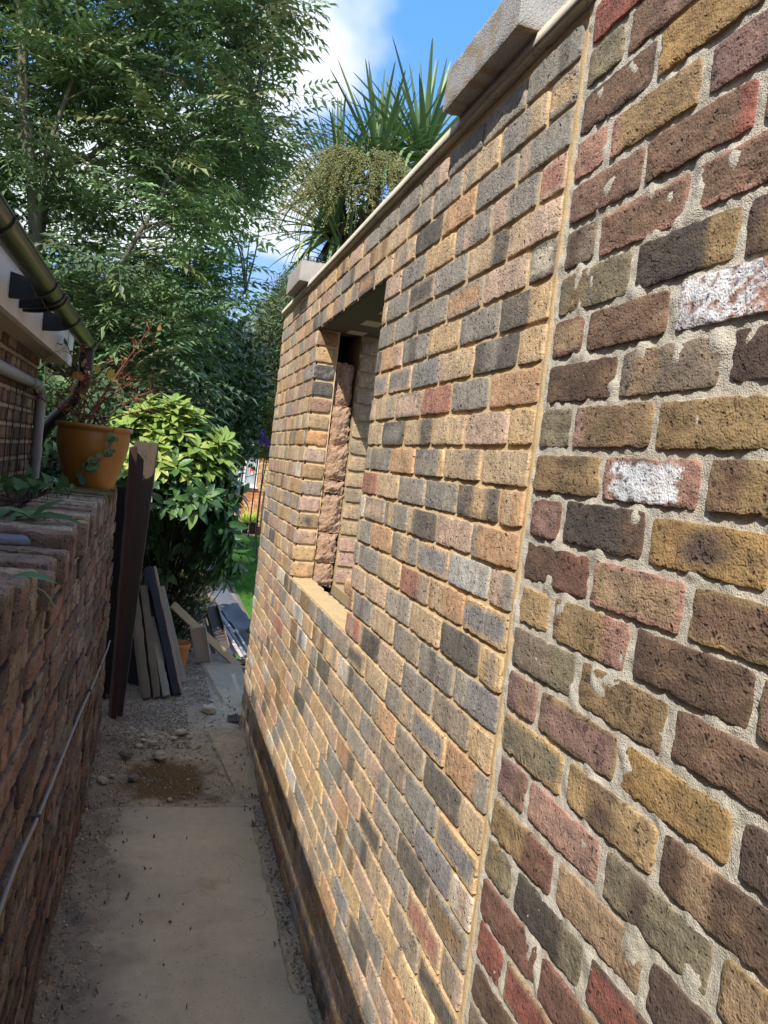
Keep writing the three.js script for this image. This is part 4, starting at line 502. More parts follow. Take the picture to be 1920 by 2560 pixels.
  const sprig = thing('leafy_sprig', [-.28, .012, -2.54], 'small dark green sprig lying by the rusty stain', 'sprig'); for (let k = 0; k < 7; k++) put(sprig, k ? `leaf_${String(k).padStart(3, '0')}` : 'leaf', leafGeo((t) => .2 * Math.sin(Math.PI * t), [0, .3, .7, 1], .3, .3), leafMat('#2c4a20'), V((r() - .5) * .07, .004, (r() - .5) * .02), facing(V(r() - .5, .2, r() - .5), V(0, 1, .2)), .022);
  const op = thing('plant_pot', [-.37, 0, -4.62], 'small orange terracotta pot half hidden behind the leaning boards', 'plant pot'); const ol = new THREE.LatheGeometry([[.001, 0], [.07, 0], [.095, .2], [.102, .205], [.102, .235], [.09, .235], [.085, .18]].map(([a, b]) => new THREE.Vector2(a, b)), 28); ol.translate(-.37, 0, -4.62); part(op, 'pot_body', ol, mat(texRender, '#a8642c'));
}

// ================= SPOTTED LAUREL BUSH =================
const barkGrey = mat(texBark, '#6b6757', { bumpScale: .004 }), barkBrown = mat(texBark, '#5a4634', { bumpScale: .006 });
{
  const spotsTex = new Tex(256, 512, 131).fill((u, v, f) => { const a = f(u, v, 6, 10, 3), rib = smooth(.03, .0, Math.abs(u - .5)), l = 1 + a * .12; return [l * (1 + rib * .3), l * (1 + rib * .25), l, .5 + a * .1 - rib * .2]; }).spots(420, 1.5, 7, [1.5, 1.3, 1.0], .9, .05, 1.6).done(1, 1);
  const mk = (hex) => new THREE.MeshPhysicalMaterial({ color: new THREE.Color().setRGB(...srgb(hex).map((x) => x * 1.5)), map: spotsTex.map, bumpMap: spotsTex.bump, bumpScale: .01, roughness: .42, transmission: .22, thickness: 0, side: THREE.DoubleSide });
  const bright = ['#86a048', '#9aac54', '#769244', '#aab45c'].map(mk), green = ['#4a6f30', '#3c6230', '#557a34', '#34562c'].map(mk);  // yellow-green set paints sunlit upper leaves, darker greens paint the shade below
  const r = rng(97), bush = thing('spotted_laurel', [-.52, 0, -4.9], 'big glossy spotted laurel bush with yellow-green leaves at the end of the passage', 'bush');
  const half = (t) => .23 * Math.pow(Math.sin(Math.PI * Math.min(1, Math.pow(t, .85))), .8) * (1 - t * .15), shapes = [.06, .16, .28].map((d) => leafGeo(half, [0, .06, .2, .4, .6, .8, .93, 1], .32, d));
  const tips = [], stems = [];
  const shoot = (p, d, n, size, low) => { tips.push([p, d, n, size, low]); };
  for (let k = 0; k < 330; k++) {     // domed crown
    const a = r() * 6.283, e = Math.acos(1 - r() * 1.25), q = V(Math.sin(e) * Math.cos(a), Math.cos(e), Math.sin(e) * Math.sin(a)), rr = .82 + .2 * N3(q.x * 2, q.y * 2, q.z * 2) + r() * .1, p = V(-.57 + q.x * .56 * rr, 1.36 + q.y * .58 * rr, -4.95 + q.z * .48 * rr);
    shoot(p, q.clone().add(V(0, .5, .15)), 5 + Math.floor(r() * 3), .105 + r() * .05, p.y < 1.25);
  }
  for (let k = 0; k < 70; k++) { const t = r(), p = V(lerp(-.45, -.02, Math.pow(t, .6)) + (r() - .5) * .16, lerp(1.4, .78, t) + (r() - .5) * .2, -4.85 + (r() - .5) * .4); shoot(p, V(.5 + r() * .5, -.5, .5), 3 + Math.floor(r() * 3), .12 + r() * .05, true); }
  for (let k = 0; k < 170; k++) shoot(V(-.85 + r() * .75, .66 + r() * .6, -4.95 - r() * .4), V(r() - .5, -.2, .7), 4, .1 + r() * .05, true);
  let n = 0; const rest = [];
  tips.sort((a, b) => (b[0].z + b[0].y * .3) - (a[0].z + a[0].y * .3));
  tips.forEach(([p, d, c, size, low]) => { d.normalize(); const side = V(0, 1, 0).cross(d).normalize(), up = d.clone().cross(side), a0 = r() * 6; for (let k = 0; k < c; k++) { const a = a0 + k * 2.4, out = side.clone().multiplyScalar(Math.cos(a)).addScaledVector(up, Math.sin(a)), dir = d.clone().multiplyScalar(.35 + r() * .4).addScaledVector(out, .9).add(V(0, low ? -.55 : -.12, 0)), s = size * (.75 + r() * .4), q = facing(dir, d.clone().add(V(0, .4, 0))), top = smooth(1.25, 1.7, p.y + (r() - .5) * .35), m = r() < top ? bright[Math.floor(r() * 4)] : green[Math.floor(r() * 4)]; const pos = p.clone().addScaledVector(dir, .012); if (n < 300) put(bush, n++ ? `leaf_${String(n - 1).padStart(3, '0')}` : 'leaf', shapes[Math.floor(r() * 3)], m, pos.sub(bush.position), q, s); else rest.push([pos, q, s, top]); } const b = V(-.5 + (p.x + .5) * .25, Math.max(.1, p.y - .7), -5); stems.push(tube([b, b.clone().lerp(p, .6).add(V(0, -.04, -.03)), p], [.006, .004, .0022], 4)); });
  part(bush, 'stems', merged(stems.filter((q, i) => i % 3 === 0)), mat(null, '#2c3219'));
  const split = [rest.filter((q) => r() < q[3]), rest.filter((q) => r() >= q[3])]; split.forEach((l, i) => scatter(bush, i ? 'shade_tinted_leaves' : 'sun_tinted_leaves', shapes[1], i ? green[1] : bright[0], l.map(([a, b, c]) => [a, b, c])));
  // low tangle under the bush
  const un = thing('low_shrub', [-.42, 0, -5.15], 'low brownish-green shrub tangled beneath the spotted laurel', 'shrub'), ul = []; for (let k = 0; k < 4200; k++) { const p = V(-.66 + r() * .5, .05 + Math.pow(r(), .8) * .66, -5.35 + r() * .42), m = .5 + r(); ul.push([p, euler(r() * 3, r() * 6, r() * 3), .02 + r() * .03, r() < .3 ? [.12 * m, .06 * m, .02 * m] : [.07 * m, .1 * m, .02 * m]]); }
  scatter(un, 'foliage', leafGeo((t) => .25 * Math.sin(Math.PI * t), [0, .35, .7, 1], .3, .2), leafMat('#ffffff'), ul); const us = []; for (let k = 0; k < 14; k++) { const a = V(-.62 + r() * .45, .0, -5.3 + r() * .3), b = a.clone().add(V((r() - .5) * .25, .3 + r() * .35, (r() - .5) * .2)); us.push(tube([a, a.clone().lerp(b, .5).add(V(.02, 0, .02)), b], .002, 4)); } part(un, 'stems', merged(us), mat(null, '#5a3a24'));
}

// ================= CABBAGE PALM behind the new wall =================
{
  const r = rng(111), palm = thing('cabbage_palm', [.75, 0, -5], 'spiky cabbage palm with drooping seed heads rising behind the new wall', 'palm tree');
  part(palm, 'trunk', merged([tube([[.72, 0, -5], [.74, 1.6, -5], [.7, 3.0, -5]], [.11, .09, .08], 10), tube([[.73, 2.6, -5], [.6, 3.2, -5], [.5, 3.7, -5]], [.07, .06, .05], 9), tube([[.73, 2.7, -5], [.78, 3.3, -5], [.79, 3.85, -5.05]], [.07, .06, .05], 9), tube([[.73, 2.5, -5], [1.0, 3.4, -5], [1.14, 4.0, -5]], [.07, .06, .05], 9)]), barkBrown);
  const hw = (t) => .031 * Math.pow(Math.min(1, t * 9 + .35), .7) * Math.pow(1 - t, .55) + .0008, rows = [0, .05, .15, .3, .45, .6, .75, .88, .96, 1], B = [.02, .1, .3, .62, 1.1].map((d) => { const p = leafGeo(hw, rows, .45, 0), a = p.attributes.position; for (let i = 0; i < a.count; i++) { const y = a.getY(i), t = y; a.setY(i, y - d * .34 * t * t * t); a.setZ(i, a.getZ(i) - d * .55 * t * t); } p.computeVertexNormals(); return p; });
  const ms = ['#627f58', '#557556', '#76935c', '#688a5a', '#88a060', '#b0ae62'].map((c) => leafMat(c, { roughness: .5, transmission: .25 }));
  let n = 0; const head = (c, N, up, L0, L1, left = 0) => { for (let k = 0; k < N; k++) { const a = k * 2.39996 + r() * .3, e = Math.pow((k + .5) / N, .8) * up, d = V(Math.sin(e) * Math.cos(a) + left, Math.cos(e), Math.sin(e) * Math.sin(a) * .9), b = e < .7 ? Math.floor(r() * 2.4) : e < 1.3 ? 1 + Math.floor(r() * 2.2) : 2 + Math.floor(r() * 3), yel = e > 1.2 && r() < .12; put(palm, n++ ? `leaf_${String(n - 1).padStart(3, '0')}` : 'leaf', B[Math.min(4, b)], ms[yel ? 5 : Math.floor(r() * 5)], c.clone().addScaledVector(d.clone().normalize(), .03).sub(palm.position), facing(d, V(0, 1, 0).addScaledVector(d, -.2).add(V((r() - .5) * .4, 0, (r() - .5) * .4))), V(1, 1, 1).multiplyScalar(lerp(L0, L1, r()))); } };
  head(V(.77, 3.98, -5), 84, 1.75, .55, .78); head(V(1.14, 4.12, -5), 84, 1.7, .6, .86); head(V(.5, 3.74, -5.02), 84, 1.95, .5, .74, -.12); head(V(.5, 3.4, -5), 70, 2.1, .45, .75, -.35); head(V(.62, 3.15, -4.95), 46, 2.2, .45, .7, -.2); head(V(.95, 3.95, -5.2), 40, 1.2, .6, .8);
  // seed heads: drooping strings of small berries
  const st = [], beads = [];
  for (let k = 0; k < 210; k++) { const c = k % 3 ? V(.62, 3.86, -4.72) : k % 2 ? V(.5, 3.62, -4.7) : V(.75, 3.75, -4.7), a = r() * 6.28, L = .14 + r() * .5, d = V(Math.cos(a) * .8 - .1, .45 - r() * .5, Math.sin(a) * .5 + .45).normalize(), p = [c.clone()]; let q = c.clone(), v = d.clone(); for (let s = 0; s < 7; s++) { q = q.clone().addScaledVector(v, L / 5); v.add(V((r() - .5) * .25, -.34, (r() - .5) * .2)).normalize(); p.push(q); } st.push(tube(p, .0016, 3)); const cv = new THREE.CatmullRomCurve3(p); for (let s = 0; s < 46; s++) { const w = cv.getPoint(.15 + .85 * r()).add(V((r() - .5) * .035, (r() - .5) * .035, (r() - .5) * .035)), m = .6 + r() * .8; beads.push([w, euler(r() * 6, r() * 6, 0), .0045 + r() * .004, [.19 * m, .21 * m, .075 * m]]); } }
  part(palm, 'seed_stalks', merged(st), mat(null, '#7d7040')); scatter(palm, 'seed_heads', new THREE.OctahedronGeometry(1, 0), new THREE.MeshStandardMaterial({ roughness: .8 }), beads);
  const dead = []; for (let k = 0; k < 300; k++) { const a = r() * 6.28, s = .35 + r() * .35; dead.push([V(.66 + Math.cos(a) * .08, 3.05 + r() * .6, -5 + Math.sin(a) * .08), facing(V(Math.cos(a) * .5, -1, Math.sin(a) * .5), V(Math.cos(a), .3, Math.sin(a))), s, [.07 + r() * .08, .08 + r() * .04, .04]]); } scatter(palm, 'dead_leaves', B[1], leafMat('#ffffff', { transmission: .1 }), dead);
}

// ================= ASH TREE =================
function compoundLeaf(pairs, seed) {       // a rachis with paired leaflets and one at the tip, along +y, arching
  const r = rng(seed), p = [], idx = [], P = (t) => V(0, t, -.35 * t * t), add = (o, d, l, w, n) => { const s = d.clone().cross(n).normalize(), b = p.length / 3, m = o.clone().addScaledVector(d, l * .45), e = o.clone().addScaledVector(d, l).addScaledVector(n, -l * .16); for (const q of [o, m.clone().addScaledVector(s, w).addScaledVector(n, w * .45), e, m.clone().addScaledVector(s, -w).addScaledVector(n, w * .45)]) p.push(q.x, q.y, q.z); p.push(m.x, m.y, m.z); idx.push(b, b + 4, b + 1, b + 1, b + 4, b + 2, b, b + 3, b + 4, b + 3, b + 2, b + 4); };
  for (let k = 0; k < pairs; k++) { const t = .28 + .62 * k / (pairs - 1), o = P(t), l = .3 * (1 - Math.abs(t - .55) * .6); for (const s of [-1, 1]) add(o, V(s * .85, .5 + (r() - .5) * .3, -.2 - r() * .25).normalize(), l * (.85 + r() * .3), l * .17, V((r() - .5) * .5, -.1, 1).normalize()); }
  add(P(.95), V(0, 1, -.6).normalize(), .3, .05, V(0, .4, 1).normalize());
  for (let k = 0; k < 3; k++) { const a = P(k / 3), b = P((k + 1) / 3), w = .006, q = p.length / 3; p.push(a.x - w, a.y, a.z, a.x + w, a.y, a.z, b.x + w, b.y, b.z, b.x - w, b.y, b.z); idx.push(q, q + 1, q + 2, q, q + 2, q + 3); }
  const g = new THREE.BufferGeometry(); g.setAttribute('position', new THREE.Float32BufferAttribute(p, 3)); g.setIndex(idx); g.computeVertexNormals(); return g;
}
{
  const r = rng(131), ash = thing('ash_tree', [-2.1, 0, -8.6], 'tall ash tree with feathery leaves filling the sky above the outbuilding', 'tree');
  const limbs = [
    [[[-2.1, 0, -8.6], [-2.05, 1.4, -8.5], [-2.0, 2.6, -8.2], [-2.07, 3.89, -7.6], [-2.23, 4.79, -7.5], [-2.28, 5.3, -7.5], [-2.42, 6.1, -7.5], [-2.7, 7.4, -7.6]], [.16, .14, .12, .085, .075, .065, .05, .03]],
    [[[-2.28, 5.1, -7.5], [-2.2, 5.55, -7.6], [-2.15, 6.1, -7.6], [-2.0, 7.2, -7.7]], [.05, .045, .035, .02]],
    [[[-2.03, 2.2, -8.3], [-2.05, 3.4, -8.1], [-1.93, 4.33, -8], [-1.61, 4.56, -8], [-1.36, 4.91, -8], [-1.12, 5.28, -8], [-.87, 5.7, -8], [-.61, 6.03, -8], [-.26, 6.39, -8], [.05, 6.6, -8]], [.06, .056, .05, .046, .042, .038, .032, .026, .018, .008]],
    [[[-2, 1.6, -8.4], [-1.7, 2.4, -7.9], [-1.3, 3.1, -7.4], [-1.03, 3.66, -7.2], [-.87, 4.03, -7.2], [-.83, 4.26, -7.2], [-.69, 4.69, -7.2], [-.58, 5.05, -7.2]], [.045, .04, .036, .032, .028, .022, .016, .008]],
    [[[-.87, 4.03, -7.2], [-.7, 4.27, -7.2], [-.53, 4.41, -7.2], [-.3, 4.58, -7.2], [-.12, 4.82, -7.2], [-.05, 5.1, -7.2]], [.03, .027, .024, .018, .012, .006]],
    [[[-1.12, 5.28, -8], [-1.05, 5.56, -8], [-.98, 5.84, -8], [-.96, 6.09, -8], [-1.03, 6.5, -8]], [.032, .028, .024, .018, .008]],
    [[[-.82, 4.22, -7.2], [-.7, 4.09, -7.2], [-.56, 4.04, -7.2], [-.38, 4.06, -7.2], [-.15, 4.09, -7.2]], [.016, .014, .012, .009, .005]],
    [[[-2.03, 3.2, -7.9], [-1.96, 4.22, -7.4], [-1.75, 5.37, -7.4], [-1.84, 5.8, -7.4], [-1.9, 6.6, -7.5]], [.04, .034, .026, .02, .01]],
    [[[-1.82, 5.58, -7.8], [-1.64, 5.81, -7.8], [-1.51, 6.08, -7.8], [-1.4, 6.6, -7.8]], [.022, .018, .014, .008]],
    [[[-2.2, 4.6, -7.6], [-2.9, 5.2, -7.8], [-3.6, 5.9, -8]], [.05, .035, .015]], [[[-2.02, 2.9, -8.1], [-2.8, 3.4, -7.8], [-3.6, 4.0, -7.8]], [.05, .035, .015]],
    [[[-1.9, 2.2, -8.2], [-1.2, 2.5, -8.2], [-.4, 2.9, -8.3], [.15, 3.5, -8.4]], [.04, .032, .022, .008]], [[[-1.36, 4.91, -8], [-1.0, 4.95, -8.4], [-.4, 5.1, -8.6], [.2, 5.3, -8.6]], [.03, .024, .016, .007]],
  ];
  const wood = limbs.map(([p, q]) => tube(p, q.map((w) => w * .72), 8)), samples = limbs.flatMap(([p]) => { const c = new THREE.CatmullRomCurve3(p.map((q) => V(...q))), o = []; for (let k = 2; k <= 24; k++) o.push(c.getPoint(k / 24)); return o; });
  const edge = [[1.9, .0], [2.6, .02], [3.2, .06], [3.88, .1], [4.15, .18], [4.43, .28], [4.92, .4], [5.08, .33], [5.34, .45], [5.52, .37], [5.69, .2], [5.88, .25], [6.13, .42], [6.36, .35], [6.52, .1], [6.6, -.2], [7.2, -.5], [8.6, -1.6]];
  const xMax = (y) => { for (let i = 1; i < edge.length; i++) if (y < edge[i][0]) return lerp(edge[i - 1][1], edge[i][1], (y - edge[i - 1][0]) / (edge[i][0] - edge[i - 1][0])); return -1.6; };
  const spray = [1, 2].map((s) => { const q = rng(140 + s), L = []; for (let k = 0; k < 4; k++) { const g = compoundLeaf(4 + (k % 2), s * 10 + k), a = k * 2.4 + q(), e = .5 + q() * .9, d = V(Math.sin(e) * Math.cos(a), Math.cos(e) * .6 - .1, Math.sin(e) * Math.sin(a)), m = new THREE.Matrix4().compose(V((q() - .5) * .1, k * .06 - .1, (q() - .5) * .1), facing(d, V(0, 1, 0)), V(1, 1, 1).multiplyScalar(.85 + q() * .3)); g.applyMatrix4(m); L.push(g); } return mergeGeometries(L); });
  const ok = (p) => p.x < xMax(p.y) - Math.pow((p.z + 8.6) / 2.4, 2) * .5 && p.x > -4.9;
  const lists = [[], []], front = []; let guard = 0; const hubs = [];
  while (hubs.length < 540 && guard++ < 20000) { const p = V(-4.7 + r() * 5.4, 1.9 + r() * 6.2, -8.1 + (r() - .5) * 2.7); if (!ok(p)) continue; if (fbm3(p.x * .75, p.y * .75, p.z * .75 + 3, 2) < -.02) continue; hubs.push(p); }
  hubs.forEach((h) => {
    let best = samples[0], bd = 1e9; for (const q of samples) { const d = q.distanceTo(h) + (q.y > h.y ? .4 : 0); if (d < bd) { bd = d; best = q; } }
    if (bd < 2.4) wood.push(tube([best, best.clone().lerp(h, .5).add(V((r() - .5) * .2, .1, (r() - .5) * .2)), h], [.012, .008, .003], 4));
    const tone = .75 + .4 * N3(h.x * 1.3, h.y * 1.3, h.z * 1.3), nn = 4 + Math.floor(r() * 4);
    for (let k = 0; k < nn; k++) { const p = h.clone().add(V((r() - .5) * .75, (r() - .5) * .6, (r() - .5) * .75)); if (p.x > xMax(p.y) + .08 - Math.pow((p.z + 8.6) / 2.4, 2) * .5) continue; const m = tone * (.75 + r() * .5), y = r() < .12 ? 1.5 : 1; lists[k & 1].push([p, euler((r() - .5) * .9, r() * 6.3, (r() - .5) * .9), .31 + r() * .15, [.21 * m * y, .35 * m, .13 * m]]); if (p.z > -7.9 && front.length < 300 && k < 2) front.push([p, m]); }
  });
  part(ash, 'trunk', merged(wood), barkGrey);
  const cm = leafMat('#ffffff', { roughness: .5, transmission: .45 });
  lists.forEach((l, i) => scatter(ash, i ? 'crown_inner' : 'crown', spray[i], cm, l));
  const cl = [0, 1, 2].map((k) => compoundLeaf(4 + k % 2, 60 + k)), lm = ['#5c7a34', '#46682e', '#6f8f3c', '#88a048'].map((c) => leafMat(c, { roughness: .55 }));
  front.forEach(([p], k) => put(ash, k ? `compound_leaf_${String(k).padStart(3, '0')}` : 'compound_leaf', cl[k % 3], lm[Math.floor(r() * 4)], p.clone().sub(ash.position), facing(V((r() - .5) * 1.6, .3 - r() * .7, .3 + r() * .7), V(0, 1, .5)), .24 + r() * .08));
}

// ================= SHRUBS AND TREES BEHIND =================
{
  const clump = (seed, n, rad, ls, w) => { const r = rng(seed), p = [], idx = []; for (let k = 0; k < n; k++) { const o = V(r() - .5, r() - .5, r() - .5).multiplyScalar(2 * rad), d = V(r() - .5, r() - .7, r() - .5).normalize(), nn = V(r() - .5, r(), r() - .5).normalize(), s = d.clone().cross(nn).normalize(), l = ls * (.7 + r() * .6), b = p.length / 3, m = o.clone().addScaledVector(d, l * .5); for (const q of [o, m.clone().addScaledVector(s, w * l).addScaledVector(nn, .08 * l), o.clone().addScaledVector(d, l), m.clone().addScaledVector(s, -w * l).addScaledVector(nn, .08 * l)]) p.push(q.x, q.y, q.z); idx.push(b, b + 1, b + 2, b, b + 2, b + 3); } const g = new THREE.BufferGeometry(); g.setAttribute('position', new THREE.Float32BufferAttribute(p, 3)); g.setIndex(idx); g.computeVertexNormals(); return g; };
  const small = clump(151, 26, .16, .075, .3), big = clump(152, 22, .3, .15, .28), thin = clump(153, 40, .35, .16, .09), m = leafMat('#ffffff', { roughness: .6, transmission: .3 });
  const crown = (name, base, label, cat, blobs, n, geo, col, sc, trunk, seed) => {
    const r = rng(seed), t = thing(name, base, label, cat), l = [], tot = blobs.reduce((a, b) => a + b[3] * b[4] * b[5], 0);
    for (const [x, y, z, a, b, c] of blobs) { const k = Math.round(n * a * b * c / tot); for (let i = 0; i < k; i++) { const q = V(r() - .5, r() - .5, r() - .5).normalize(), rad = Math.pow(r(), .4) * (.85 + .35 * N3(q.x * 2.2 + x, q.y * 2.2, q.z * 2.2)), p = V(x + q.x * a * rad, y + q.y * b * rad, z + q.z * c * rad); if (p.y < .1) continue; const tn = (.7 + .45 * N3(p.x * 1.1, p.y * 1.1, p.z * 1.1)) * (.7 + r() * .6); l.push([p, euler(r() * 6, r() * 6, 0), sc * (.7 + r() * .6), col.map((v) => v * tn)]); } }
    if (trunk) part(t, 'trunk', merged(trunk.map(([p, q]) => tube(p, q, 8))), barkBrown); scatter(t, trunk ? 'crown' : 'foliage', geo, m, l);
  };
  crown('evergreen_shrub', [-1.9, 0, -5.9], 'dark leafy shrub filling the gap between the outbuilding and the laurel', 'shrub', [[-1.75, 1.1, -5.8, .75, 1.1, .6], [-1.3, 1.0, -6.1, .5, 1.1, .5], [-2.6, 1.4, -5.9, .8, 1.3, .7]], 4200, small, [.1, .18, .05], 1, [[[[-1.8, 0, -5.9], [-1.75, .7, -5.9], [-1.7, 1.4, -5.9]], [.05, .035, .01]]], 161);
  crown('holly_tree', [-.6, 0, -10.4], 'dense dark evergreen tree low behind the laurel and the ash', 'tree', [[-.8, 1.9, -10.4, 1.25, 1.7, 1], [.2, 2.4, -10.8, .62, 1.1, .8], [-2.6, 2.1, -10.6, 1.4, 1.9, 1]], 6000, small, [.09, .165, .05], 1.15, [[[[-.6, 0, -10.4], [-.6, 1.4, -10.4], [-.55, 2.8, -10.4]], [.12, .1, .03]]], 162);
  crown('sycamore_tree', [1.2, 0, -19], 'dark broadleaf tree with a brown trunk beyond the garden room', 'tree', [[-.4, 3.1, -19, 2.2, 1.7, 1.6], [2.2, 3.6, -19.5, 1.5, 1.7, 1.5], [-3.5, 3.2, -19, 2.4, 2.1, 1.6]], 6500, big, [.1, .18, .055], 1, [[[[1.2, 0, -19], [1.17, 2, -19], [1.1, 3.6, -19]], [.17, .14, .06]]], 163);
  crown('willow_tree', [2.6, 0, -17.6], 'pale feathery tree standing beyond the palm and the far corner block', 'tree', [[2.3, 4.9, -17.6, .85, 1.3, 1], [1.75, 4.1, -17.4, .6, 1.1, .8], [3.2, 4.6, -17.8, 1, 1.5, 1], [2.2, 3.2, -17.6, 1.2, 1.2, 1]], 3600, thin, [.13, .19, .065], .85, [[[[2.6, 0, -17.6], [2.5, 2.4, -17.6], [2.35, 5, -17.6]], [.14, .1, .03]]], 164);
  crown('tall_hedge', [0, 0, -24], 'tall dark hedge closing the far end of the garden', 'hedge', [[-7, 2.2, -24, 5, 2.6, 1], [0, 2, -24.5, 5, 2.4, 1], [7, 2.2, -24, 5, 2.6, 1], [13, 2.2, -24, 5, 2.6, 1]], 7000, big, [.065, .12, .04], 1.5, null, 165);
  // clematis on its frame by the far corner of the new wall
  const r = rng(171), cle = thing('clematis', [1.0, 0, -11], 'yellow-green clematis with purple flowers climbing by the far corner of the new wall', 'clematis'), cl = []; for (let k = 0; k < 950; k++) { const t = r(), p = V(1.04 + (r() - .5) * .5 * (1.2 - .4 * t), lerp(1.6, 2.45, t) + (r() - .5) * .1, -11 + (r() - .5) * .5), mm = .7 + r() * .6; cl.push([p, euler(r() * 6, r() * 6, 0), .3, [.3 * mm, .3 * mm, .055 * mm]]); } scatter(cle, 'foliage', small, m, cl);
  const petal = leafGeo((t) => .24 * Math.sin(Math.PI * t), [0, .3, .7, 1], .3, .2), pm = leafMat('#6a2fa0', { transmission: .3 });
  [[.79, 1.94], [.9, 1.86], [.95, 2.1], [.84, 1.9], [.98, 1.82], [.77, 1.87], [.88, 1.82], [.81, 1.99]].forEach(([x, y], i) => { const f = new THREE.Group(); f.name = 'flower'; f.position.set(x - 1, y, .22 + r() * .06); cle.add(f); for (let k = 0; k < 6; k++) { const a = k * 1.047 + i; put(f, 'petal', petal, pm, V(0, 0, 0), facing(V(Math.cos(a), Math.sin(a), .25), V(0, 0, 1)), .055); } });
  part(cle, 'stems', merged([[1.05, 1.1], [.95, .9], [1.12, 1.12]].map(([a, b]) => tube([[a, 0, -11], [b, .9, -11], [a, 1.7, -11]], .008, 5))), barkBrown);
}

// ================= FAR GARDEN: frame, garden room, pots =================
{
  const steel = mat(null, '#4a4d4e', { roughness: .5, metalness: .4 }), gz = thing('gazebo_frame', [.85, 0, -12.5], 'bare dark metal gazebo frame without its cover in front of the garden room', 'gazebo frame'), bar = (n, a, b, w = .011) => part(gz, n, tube([[...a], [(a[0] + b[0]) / 2, (a[1] + b[1]) / 2, (a[2] + b[2]) / 2], [...b]], w, 6), steel);
  bar('rail', [.45, 1.69, -12.5], [1.25, 1.68, -12.5]); bar('rail', [.45, 1.64, -12.5], [1.25, 1.63, -12.5]); bar('rafter', [.5, 1.95, -12.6], [1.06, 1.7, -12.5]); bar('rafter', [.58, 1.96, -12.8], [1.22, 1.7, -12.6]); bar('rafter', [.5, 1.95, -12.6], [.45, 1.69, -12.5]); bar('pole', [.76, 1.67, -12.5], [.745, 0, -12.5]); bar('pole', [.985, 1.67, -12.5], [.96, 0, -12.5]); bar('pole', [1.09, 1.68, -12.5], [1.085, 0, -12.5]); bar('rail', [.8, 1.25, -12.5], [1.1, 1.36, -12.5], .006);
  const room = thing('garden_room', [1.6, 0, -18], 'small brick garden room with a white framed window at the end of the lawn', 'garden room'), white = mat(texPaint, '#d8d6d0', { roughness: .5, bumpScale: .0005 }), r = rng(181);
  const wallM = mat(texMortar, '#b98f68', { bumpScale: .003 }); part(room, 'wall', merged([box(1.535, 5, -.02, 1.76, -19.5, -17), box(-2, .98, -.02, 1.76, -19.5, -17), box(.98, 1.535, -.02, .93, -19.5, -17), box(.98, 1.535, 1.7, 1.76, -19.5, -17), box(.98, 1.535, .93, 1.7, -19.5, -17.5)]), wallM);
  const tones = ['#c08a5e', '#b87a50', '#cf9f70', '#a86f4a'].map((c) => mat(texOld, c)); let n = 0; for (let j = 0; j < 23; j++) for (const [a, b] of [[1.54, 2.3], [.2, 1.535]]) { const y = .01 + j * .075; if (a < 1 && y > .87) continue; for (let x = a - (j % 2) * .11; x < b; x += .225) { const x0 = Math.max(a, x), x1 = Math.min(b, x + .215); if (x1 - x0 > .05) part(room, n++ ? `brick_${String(n - 1).padStart(3, '0')}` : 'brick', box(x0, x1, y, y + .064, -17.01, -16.994), tones[Math.floor(r() * 4)]); } }
  const win = new THREE.Group(); win.name = 'window'; win.position.set(1.26, .93, -17); room.add(win);
  part(win, 'window_frame', merged([[.98, 1.535, .93, .99], [.98, 1.535, 1.65, 1.7], [.98, 1.03, .99, 1.65], [1.49, 1.535, .99, 1.65], [1.12, 1.15, .99, 1.65], [1.23, 1.265, .99, 1.65]].map(([a, b, c, d]) => box(a, b, c, d, -17.03, -16.97))), white); part(win, 'window_sill', box(.95, 1.56, .9, .928, -17, -16.92), white);
  part(win, 'window_pane', box(1.0, 1.52, .96, 1.68, -17.006, -17.002), new THREE.MeshPhysicalMaterial({ color: new THREE.Color(.9, .93, .95), roughness: .05, transmission: .8, thickness: 0 })); part(win, 'net_curtain', grid(60, 4, (s, t) => [lerp(1.14, 1.52, s), lerp(.97, 1.67, t), -17.08 + Math.sin(s * 60) * .012, s, t]), mat(texPaint, '#b9c0c4', { roughness: 1 })); part(win, 'red_sticker', box(1.36, 1.46, 1.22, 1.35, -17.0, -16.999), mat(null, '#c8402c')); part(win, 'white_sticker', box(1.385, 1.435, 1.2, 1.27, -16.9988, -16.998), mat(null, '#e6d6cc'));
  part(room, 'fascia', box(-2, 5, 1.76, 1.88, -16.9, -16.86), white); part(room, 'gutter', tube([[-2, 1.87, -16.82], [1, 1.87, -16.82], [5, 1.87, -16.82]], .03, 8), white); part(room, 'roof', grid(4, 4, (s, t) => [lerp(-2, 5, s), lerp(1.9, 2.35, t), lerp(-16.8, -18.4, t), s * 5, t * 2]), mat(texConcrete, '#8d8068'));
  const tr = thing('trellis', [1.52, 0, -15.5], 'pale green square trellis on dark posts beside the garden room', 'trellis'), tg = mat(texWood, '#a5b08a'), dk = mat(texWood, '#4a4238'); for (let k = 0; k < 3; k++) part(tr, 'trellis_upright', box(1.44 + k * .09, 1.462 + k * .09, .9, 1.5, -15.5, -15.48), tg); for (let k = 0; k < 6; k++) part(tr, 'trellis_slat', box(1.43, 1.64, .93 + k * .11, .952 + k * .11, -15.478, -15.462), tg); for (let k = 0; k < 3; k++) part(tr, 'post', box(1.44 + k * .08, 1.48 + k * .08, 0, .9, -15.52, -15.49), dk);
  const bk = mat(null, '#16171a', { roughness: .5 }), lime = leafMat('#a8c23a', { transmission: .4 }), blade = leafGeo((t) => .035 * (1 - t) + .004, [0, .3, .6, .85, 1], .2, .5);
